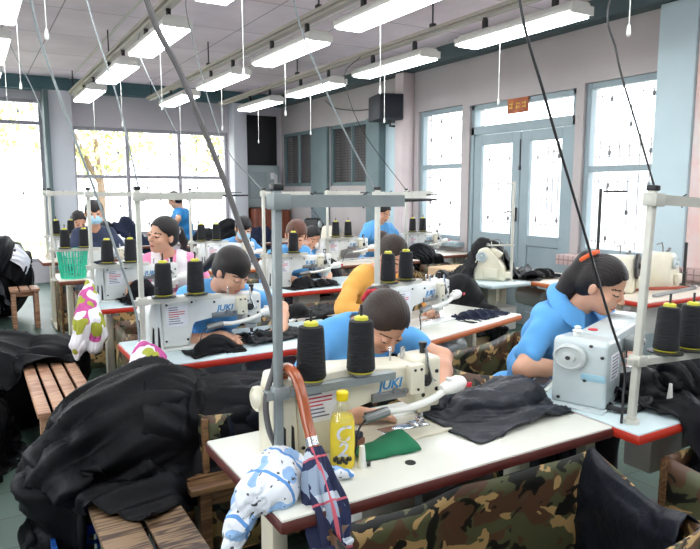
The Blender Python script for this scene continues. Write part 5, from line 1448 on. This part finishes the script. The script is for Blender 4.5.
# cartons
def carton(lab, c, s, rz=0., m='card'):
    t = thing('carton', lab, 'box', c, rz); b = B(); b.box((0, 0, s[2] / 2), s, bev=.006); b.obj('carton_body', M[m], t)
    b = B(); b.box((0, 0, s[2] + .001), (.05, s[1], .002)); b.obj('tape', mat('parcel_tape', srgb(190, 160, 120), .35), t)
    for k in (-1, 1): B().box((k * s[0] / 4, 0, s[2] + .003), (s[0] / 2 - .03, s[1], .005), rot=Euler((0, k * .01, 0))).obj('carton_flap', M[m], t)
    return t
carton('cardboard box standing in front of the table of the man by the window', (4.42, 5.20, 0), (.56, .36, .74))
carton('white box under the black cloth behind the front woman', (2.0, 3.92, 0), (.46, .34, .70), 0, 'whiteplastic')
carton('cardboard box holding up the black heap near the covered machine', (3.28, 3.86, 0), (.46, .46, .60))
# things against the right wall at the back
make_table(1.5, .6, .74, 'laminwood', 'edgebrown', 'pale work table along the right wall under the dark screens', (5.1, 8.3, 0), PI / 2)
t = make_overlock('pale pinkish machine on the table under the dark screens', (4.86, 8.75, .74), .6, False); t.scale = (1.3, 1.2, .95)
t = make_overlock('black draped machine with small cones under the dark screens', (4.85, 9.35, .74), .6, False, 'black'); t.scale = (1.3, 1.2, 1.3)
make_table(2.3, .7, .76, 'laminwood', 'edgebrown', 'long sorting table before the back windows, piled with dark clothes', (2.66, 8.95, 0))
make_table(1.1, .6, .78, 'lamin', 'edgebrown', 'table behind the masked youth, piled with navy garments', (1.36, 9.1, 0))
# ------------------------------------------------------------------ garments and cloths (draped)
def garment(label, group, m, lu, lv, c, cols, seed, rz=0., shrink=.8, n=46, steps=130, noise=.006, name='black_garment', cat='garment', rx=0., ry=0., thick=.004, iters=5, pin=None, g=-.0016, floor=.004, fric=.6, pleat=None, fold=(.016, .11, None)):
    nu = n; nv = max(12, int(n * lv / lu))
    cl = Cloth(nu, nv, lu, lv, placer(c, rz, rx, ry), seed, shrink, noise, pleat)
    if pin is not None:
        ii, pos = pin(nu, nv); cl.pin = (ii, pos)
    cl.run(list(cols) + [c_floor(floor)], steps=steps, iters=iters, g=g, fric=fric)
    cl.folds(fold[0], fold[1], fold[2], seed, long=len(fold) > 3)
    o = cl.obj(name, M[m], thick=thick, sub=0); tag(o, label, cat, group)
    return o
def pinned(pts):
    def f(nu, nv):
        P = pts(nu, nv); return ([p[0] for p in P], [p[1] for p in P]), A([p[2] for p in P])
    return f
def cols_table(x0, y0, w, d, z=T, lo=.70): return c_box((x0 + .008, y0 + .008, lo), (x0 + w - .008, y0 + d - .008, z - .004), .008)
def core(name, label, cat, group, ells, m='cloth', h=.012, floor=0.02):
    lo = np.min([A(c) - A(r) for c, r in ells], 0) - .08; hi = np.max([A(c) + A(r) for c, r in ells], 0) + .08; lo[2] = 0
    Q = Sdf(lo, hi, h)
    for c, r in ells: Q.ell(c, A(r), k=.1)
    gz = np.stack(np.meshgrid(*Q.ax, indexing='ij'), -1); w = Waves(3, 22, 8, (1, 1, .5))
    near = np.abs(Q.d) < .05; Q.d[near] += (.012 * w(gz[near])).astype(np.float32); Q.d = np.maximum(Q.d, floor - gz[..., 2]).astype(np.float32)
    V, F = Q.mesh(); org = A((ells[0][0][0], ells[0][0][1], floor)); o = np_obj(name, V, F, M[m], None, True, None, org); tag(o, label, cat, group); return o
# --- foreground heap
e1 = [((.56, 2.68, .50), (.31, .30, .29)), ((.30, 2.60, .45), (.16, .16, .13)), ((.88, 2.56, .64), (.24, .16, .07))]
core('garment_heap', 'inner mass of the big black heap on the foreground bench', 'garment heap', None, e1)
bc = [c_box((.29, 1.2, .0), (.57, 2.7, .45), .008), c_box((.74, 2.36, .0), (1.68, 2.80, .655), .01)]
def ecs(es, add): return [c_ell(c, A(r) + add) for c, r in es]
G1 = 'black garments heaped on the foreground bench'
garment('black garment spread over the top of the foreground heap', G1, 'cloth', 1.05, .92, (.60, 2.62, .98), ecs(e1, .022) + bc, 21, rz=.5, shrink=.80, n=60, fold=(.026, .12, 1.0, 1))
garment('black garment hanging off the left side of the foreground heap', G1, 'cloth', .80, .62, (.26, 2.56, .80), ecs(e1, .016) + bc, 22, rz=1.1, shrink=.78, n=50, fold=(.024, .12, None, 1))
garment('black garment stretched from the foreground heap onto the camouflage bin', G1, 'cloth', .95, .6, (.92, 2.47, .86), ecs(e1, .03) + bc, 23, rz=-.15, shrink=.8, n=46, fold=(.02, .14, 1.4, 1))
garment('black garment at the front lower edge of the foreground heap', G1, 'cloth', .50, .52, (.20, 2.46, .72), ecs(e1, .032) + bc, 24, rz=.3, shrink=.75, n=44, fold=(.022, .12, None))
# --- second heap in the aisle
e2 = [((.12, 4.75, .24), (.46, .36, .31)), ((-.22, 4.25, .16), (.30, .60, .28)), ((.42, 4.62, .46), (.17, .16, .08))]
core('garment_heap', 'inner mass of the black heap on the left aisle floor', 'garment heap', None, e2)
b2 = [c_box((.225, 3.41, .0), (.515, 4.65, .45), .008)]
G2 = 'black garments heaped over the reddish bench'
garment('black garment crowning the heap behind the reddish bench', G2, 'cloth', 1.1, .8, (.14, 4.66, .80), ecs(e2, .02) + b2, 31, rz=.2, n=56, shrink=.75, fold=(.026, .16, None, 1))
garment('black garment sprawled on the floor left of the reddish bench', G2, 'cloth', 1.1, 1.3, (-.24, 4.15, .62), ecs(e2, .026) + b2, 32, rz=.9, n=52, shrink=.72, fold=(.024, .16, None, 1))
garment('black garment hanging at the right of the aisle heap below the patterned scarf', G2, 'cloth', .6, .8, (.62, 4.35, .70), ecs(e2, .02) + [c_box((.57, 4.1, 0), (.66, 4.5, .58), .01)], 33, rz=.1, n=40)
# --- far left heap by the window
e3 = [((.20, 8.85, .48), (.42, .42, .50)), ((-.06, 8.3, .3), (.30, .38, .42))]
core('garment_heap', 'inner mass of the dark heap by the far left window', 'garment heap', None, e3)
G3 = 'dark clothes heaped by the far left window'
garment('black garment on top of the far left heap', G3, 'cloth', 1.0, .9, (.20, 8.75, 1.08), ecs(e3, .02), 41, n=40, shrink=.72, fold=(.024, .16, None, 1))
garment('dark striped garment hanging down the front of the far left heap', G3, 'clothblue', 1.0, .9, (-.02, 8.35, .85), ecs(e3, .026), 42, n=40, shrink=.72, fold=(.024, .16, None, 1), rz=.7)
# --- front table: work piece under the needle
t1 = [cols_table(.585, 1.31, 1.215, .58), c_cap((1.46, 1.80, .80), (1.36, 1.71, .79), .03)]
lump = [c_ell((1.52, 1.66, .78), (.13, .06, .05)), c_ell((1.72, 1.70, .785), (.13, .10, .04)), c_ell((1.62, 1.62, .78), (.16, .03, .035))]
garment('blue black glossy garment passing under the needle of the front machine', None, 'clothblue', .84, .40, (1.64, 1.655, .865), t1 + lump, 51, rz=.12, shrink=.85, n=56, noise=.004, fold=(.012, .085, 1.0), name='dark_garment')
garment('black garment bunched on the right end of the front table', None, 'cloth', .68, .56, (1.77, 1.75, .93), t1 + [c_ell(c, A(r) + .012) for c, r in (((1.52, 1.68, .78), (.13, .06, .05)), ((1.72, 1.70, .785), (.13, .10, .04)))], 52, rz=.5, shrink=.72, n=50, fold=(.02, .11, None))
garment('black garment hanging over the right rim of the front camouflage bin', None, 'clothblue', .80, .50, (1.57, 1.08, .90), [c_cap((1.66, 1.295, z_), (1.49, .84, z_), .03) for z_ in (.69, .64, .58, .52, .46, .40, .34)], 53, rz=.25, shrink=.9, n=48, steps=150, fold=(.014, .12, .2, 1),
        pin=pinned(lambda a, b: [(a // 2, j, (1.66 - .17 * (b - 1 - j) / (b - 1) * .95, 1.285 - .44 * (b - 1 - j) / (b - 1) * .95, .735 - .03 * math.sin(PI * j / (b - 1)))) for j in range(b)]))
# --- right table
t6 = [cols_table(1.80, 1.22, 1.24, .58), c_ell((2.42, 1.42, .78), (.2, .11, .10)), c_ell((2.2, 1.5, .78), (.12, .06, .07)), c_box((1.92, .76, 0), (2.92, 1.2, .55), .01)]
garment('black garment bunched on the right table and falling over its front edge', None, 'cloth', .86, .70, (2.40, 1.36, .95), t6, 54, rz=.25, shrink=.76, n=56, fold=(.024, .12, None))
# --- garment over the covered machine
cm = [c_box((3.53, 3.75, .5), (3.96, 4.49, .798), .006), c_ell((3.80, 4.09, .92), (.17, .17, .22)), c_box((3.99, 3.31, .6), (4.6, 4.5, .80), .004)]
garment('black garment thrown over the overlock machine near the double door', None, 'cloth', 1.05, .66, (3.87, 4.17, 1.26), cm, 55, rz=-.5, shrink=.85, n=50, steps=150, fold=(.02, .12, None))
garment('black sleeve like garment lying on the pale wood table', None, 'cloth', .36, .2, (4.18, 3.86, .90), [c_box((3.99, 3.31, .6), (4.6, 4.5, .80), .004), c_ell((4.18, 3.86, .81), (.14, .05, .05))], 56, rz=-.3, n=36)
garment('black garment hanging under the covered machine stand', None, 'cloth', .5, .6, (3.50, 4.0, .72), [c_box((3.44, 3.8, .1), (3.56, 4.2, .60), .01)], 57, rz=1.4, n=36)
# --- heap before it
garment('black garment heaped on the cardboard box near the covered machine', None, 'cloth', .95, .85, (3.28, 3.86, 1.0), [c_box((3.05, 3.63, 0), (3.51, 4.09, .60), .01), c_ell((3.28, 3.86, .66), (.2, .2, .24))], 58, n=46, shrink=.75, fold=(.024, .12, None, 1))
# --- small pieces at the needles
def piece(lab, c, lu, lv, tb, seed, rz=0., m='cloth', lumps=(), n=32): return garment(lab, 'work pieces lying on the sewing tables', m, lu, lv, c, [tb] + list(lumps), seed, rz=rz, shrink=.82, n=n, steps=90, fold=(.009, .07, None))
tb2 = cols_table(.61, 2.82, 1.20, .58); tb3 = cols_table(.68, 4.42, 1.18, .58); tb8 = cols_table(1.92, 4.43, 1.18, .58); tb7 = c_box((1.8, 2.4, .7), (3.1, 3.6, T - .004), .002)
piece('black work piece under the hands of the fringed woman', (1.36, 3.10, .84), .46, .26, tb2, 61, .2, lumps=[c_ell((1.36, 3.1, .77), (.1, .06, .03))])
piece('small black bundle behind the machine of the fringed woman', (.98, 2.95, .88), .3, .18, tb2, 62, .1, lumps=[c_ell((.98, 2.95, .78), (.10, .045, .05))])
piece('black cloth lying on the white box behind the front woman', (1.98, 3.90, .80), .62, .46, c_box((1.78, 3.76, .2), (2.22, 4.08, .70), .008), 63, .1, n=40, lumps=[c_ell((1.86, 3.86, .70), (.10, .08, .09))])
piece('navy cloth lying flat on the orange edged table', (2.68, 2.96, .82), .42, .2, tb7, 64, .25, 'navy', lumps=[c_ell((2.68, 2.97, .765), (.15, .05, .025))])
piece('black bundle at the machine of the brown haired woman', (2.34, 4.60, .88), .5, .24, tb8, 65, .1, lumps=[c_ell((2.28, 4.6, .78), (.10, .06, .07)), c_ell((2.48, 4.6, .775), (.12, .05, .04))])
piece('round black bundle at the machine of the woman in pink', (1.0, 4.58, .94), .34, .3, tb3, 66, .1, lumps=[c_ell((1.0, 4.58, .84), (.09, .06, .09))])
piece('folded black jacket on the table of the man by the window', (4.62, 6.14, .98), .5, .42, cols_table(4.42, 6.02, .98, .58), 67, .2, lumps=[c_ell((4.62, 6.16, .82), (.17, .09, .10))])
piece('black cloth on the front woman\'s left rear beside the camouflage bin', (1.02, 2.42, .80), .42, .34, c_box((.74, 2.36, .0), (1.68, 2.80, .655), .01), 68, .1, 'clothblue', lumps=[c_ell((1.02, 2.45, .68), (.10, .07, .06))])
G4 = 'dark clothes piled in the background'
for i, (lab, x, y, z, sx, sz, m) in enumerate((('dark garment pile at the left end of the sorting table', 2.98, 9.25, .76, .20, .24, 'cloth'), ('tall dark garment pile in the middle of the sorting table', 3.36, 9.3, .76, .22, .34, 'cloth'), ('dark garment pile at the right end of the sorting table', 3.8, 9.25, .76, .24, .22, 'navy'),
        ('navy garments piled on the table behind the masked youth', 1.88, 9.4, .78, .22, .36, 'navy'), ('dark jacket piled at the left behind the masked youth', 1.56, 9.38, .78, .13, .3, 'clothblue'))):
    garment(lab, G4, m, .95, .8, (x, y, z + sz + .12), [c_box((x - .3, y - .26, .4), (x + .34, y + .26, z - .002), .004), c_ell((x, y, z), (sx, .2, sz))], 70 + i, n=34, shrink=.7, steps=100, fold=(.03, .14, None), name='garment_pile', cat='garment pile')
garment('white cloth hanging beside the navy pile', None, 'whitecloth' if 'whitecloth' in M else 'paper', .4, .4, (1.76, 9.22, 1.02), [c_box((1.36, 9.1, .4), (2.4, 9.7, .778), .004), c_ell((1.76, 9.24, .80), (.12, .1, .14))], 77, n=26, shrink=.75, steps=80, name='white_cloth', cat='cloth')
garment('white and grey cloth draped at the far left heap', None, 'paper', .26, .26, (.46, 8.62, 1.0), ecs(e3, .04), 78, n=30, shrink=.75, name='pale_cloth', cat='cloth')
garment('dark garment hanging by the brown haired woman', None, 'cloth', .5, .6, (2.86, 5.25, .95), [c_box((2.72, 5.1, 0), (3.0, 5.4, .62), .02), c_ell((2.86, 5.25, .7), (.13, .13, .22))], 79, n=30, shrink=.75)
make_bench(.3, .3, .62, 3, 'benchdark', 'tall wooden stool under the dark garment by the brown haired woman', (2.86, 5.25, 0), 0, name='wooden_stool', cat='stool')
# --- kerchiefs
M['ker_blue'] = pattern_mat('white_blue_kerchief', srgb(232, 236, 242), [(srgb(150, 186, 226), .61, 5., 20.), (srgb(80, 84, 92), .745, 9., 75.)], stripes=[(srgb(96, 150, 212), 11., .10, (.8, .5, .3))])
M['ker_pink'] = pattern_mat('white_pink_olive_kerchief', srgb(238, 236, 240), [(srgb(196, 84, 150), .585, 2., 8.), (srgb(168, 172, 60), .615, 8., 9.)])
def sculpt(name, label, cat, m, prims, lam, vdir, group=None, h=.0045, amp=.007, seed=1, clipz=None):
    pts = A([p[0] for p in prims] + [p[1] for p in prims]); rm = max(max(p[2], p[3]) for p in prims)
    lo = pts.min(0) - rm - .04; hi = pts.max(0) + rm + .04
    Q = Sdf(lo, hi, h)
    for a, b_, r0, r1 in prims: Q.cap(a, b_, r0, r1, k=.03)
    g = np.stack(np.meshgrid(*Q.ax, indexing='ij'), -1); near = np.abs(Q.d) < .035; P = g[near]
    vd = nrm(vdir); P2 = P - (P @ vd)[:, None] * vd * .72
    w1, w2, w3 = Waves(seed, 2 * PI / lam, 5), Waves(seed + 3, 2 * PI / (lam * .5), 5), Waves(seed + 8, 12, 4)
    f = np.abs(np.sin(w1(P2) * 1.6 + w3(P))) ** .8 + .45 * np.abs(np.sin(w2(P2) * 1.5 + w3(P)))
    Q.d[near] -= (amp * (f - .6)).astype(np.float32)
    if clipz: 
        for f_ in clipz: Q.d[near] = np.maximum(Q.d[near], f_(P))
    V, F = Q.mesh(); org = A([V[:, 0].mean(), V[:, 1].mean(), V[:, 2].min()])
    return tag(np_obj(name, V, F, M[m], None, True, None, org), label, cat, group)
sculpt('kerchief', 'white kerchief with blue streaks knotted round the foot of the front thread stand', 'kerchief', 'ker_blue',
       [((.685, 1.545, .80), (.66, 1.49, .815), .045, .055), ((.66, 1.48, .805), (.615, 1.42, .80), .055, .055), ((.615, 1.42, .80), (.59, 1.44, .795), .055, .045), ((.70, 1.50, .80), (.745, 1.455, .795), .038, .028), ((.745, 1.455, .795), (.84, 1.425, .785), .03, .012),
        ((.585, 1.44, .80), (.552, 1.44, .785), .036, .026), ((.552, 1.44, .785), (.525, 1.43, .725), .026, .024), ((.525, 1.43, .725), (.50, 1.425, .672), .026, .024)], .06, (.8, .3, .5), seed=4,
       clipz=[lambda P: np.where((P[:, 0] > .588) , T + .001 - P[:, 2], -.05)])
sculpt('patterned_scarf', 'pink and white patterned scarf hanging from the stand of the woman in pink', 'scarf', 'ker_pink',
       [((.665, 4.585, .93), (.64, 4.50, .84), .022, .05), ((.64, 4.48, .84), (.61, 4.38, .70), .055, .085), ((.62, 4.38, .70), (.55, 4.37, .56), .075, .05), ((.63, 4.38, .66), (.64, 4.36, .54), .07, .05), ((.55, 4.37, .56), (.53, 4.37, .47), .045, .012), ((.66, 4.36, .66), (.70, 4.36, .60), .05, .03)], .07, (.15, .1, 1), 'patterned scarves', h=.006, amp=.010, seed=9)
sculpt('patterned_scarf', 'pink and olive patterned scarf on the left corner of the second row table', 'scarf', 'ker_pink',
       [((.655, 2.99, .82), (.65, 2.92, .81), .035, .045), ((.65, 2.91, .80), (.70, 2.90, .795), .045, .03), ((.63, 2.90, .80), (.59, 2.82, .75), .045, .055), ((.59, 2.80, .74), (.565, 2.78, .64), .05, .03), ((.62, 2.82, .785), (.68, 2.85, .79), .035, .03)], .07, (.6, .5, .6), 'patterned scarves', h=.006, amp=.009, seed=14)
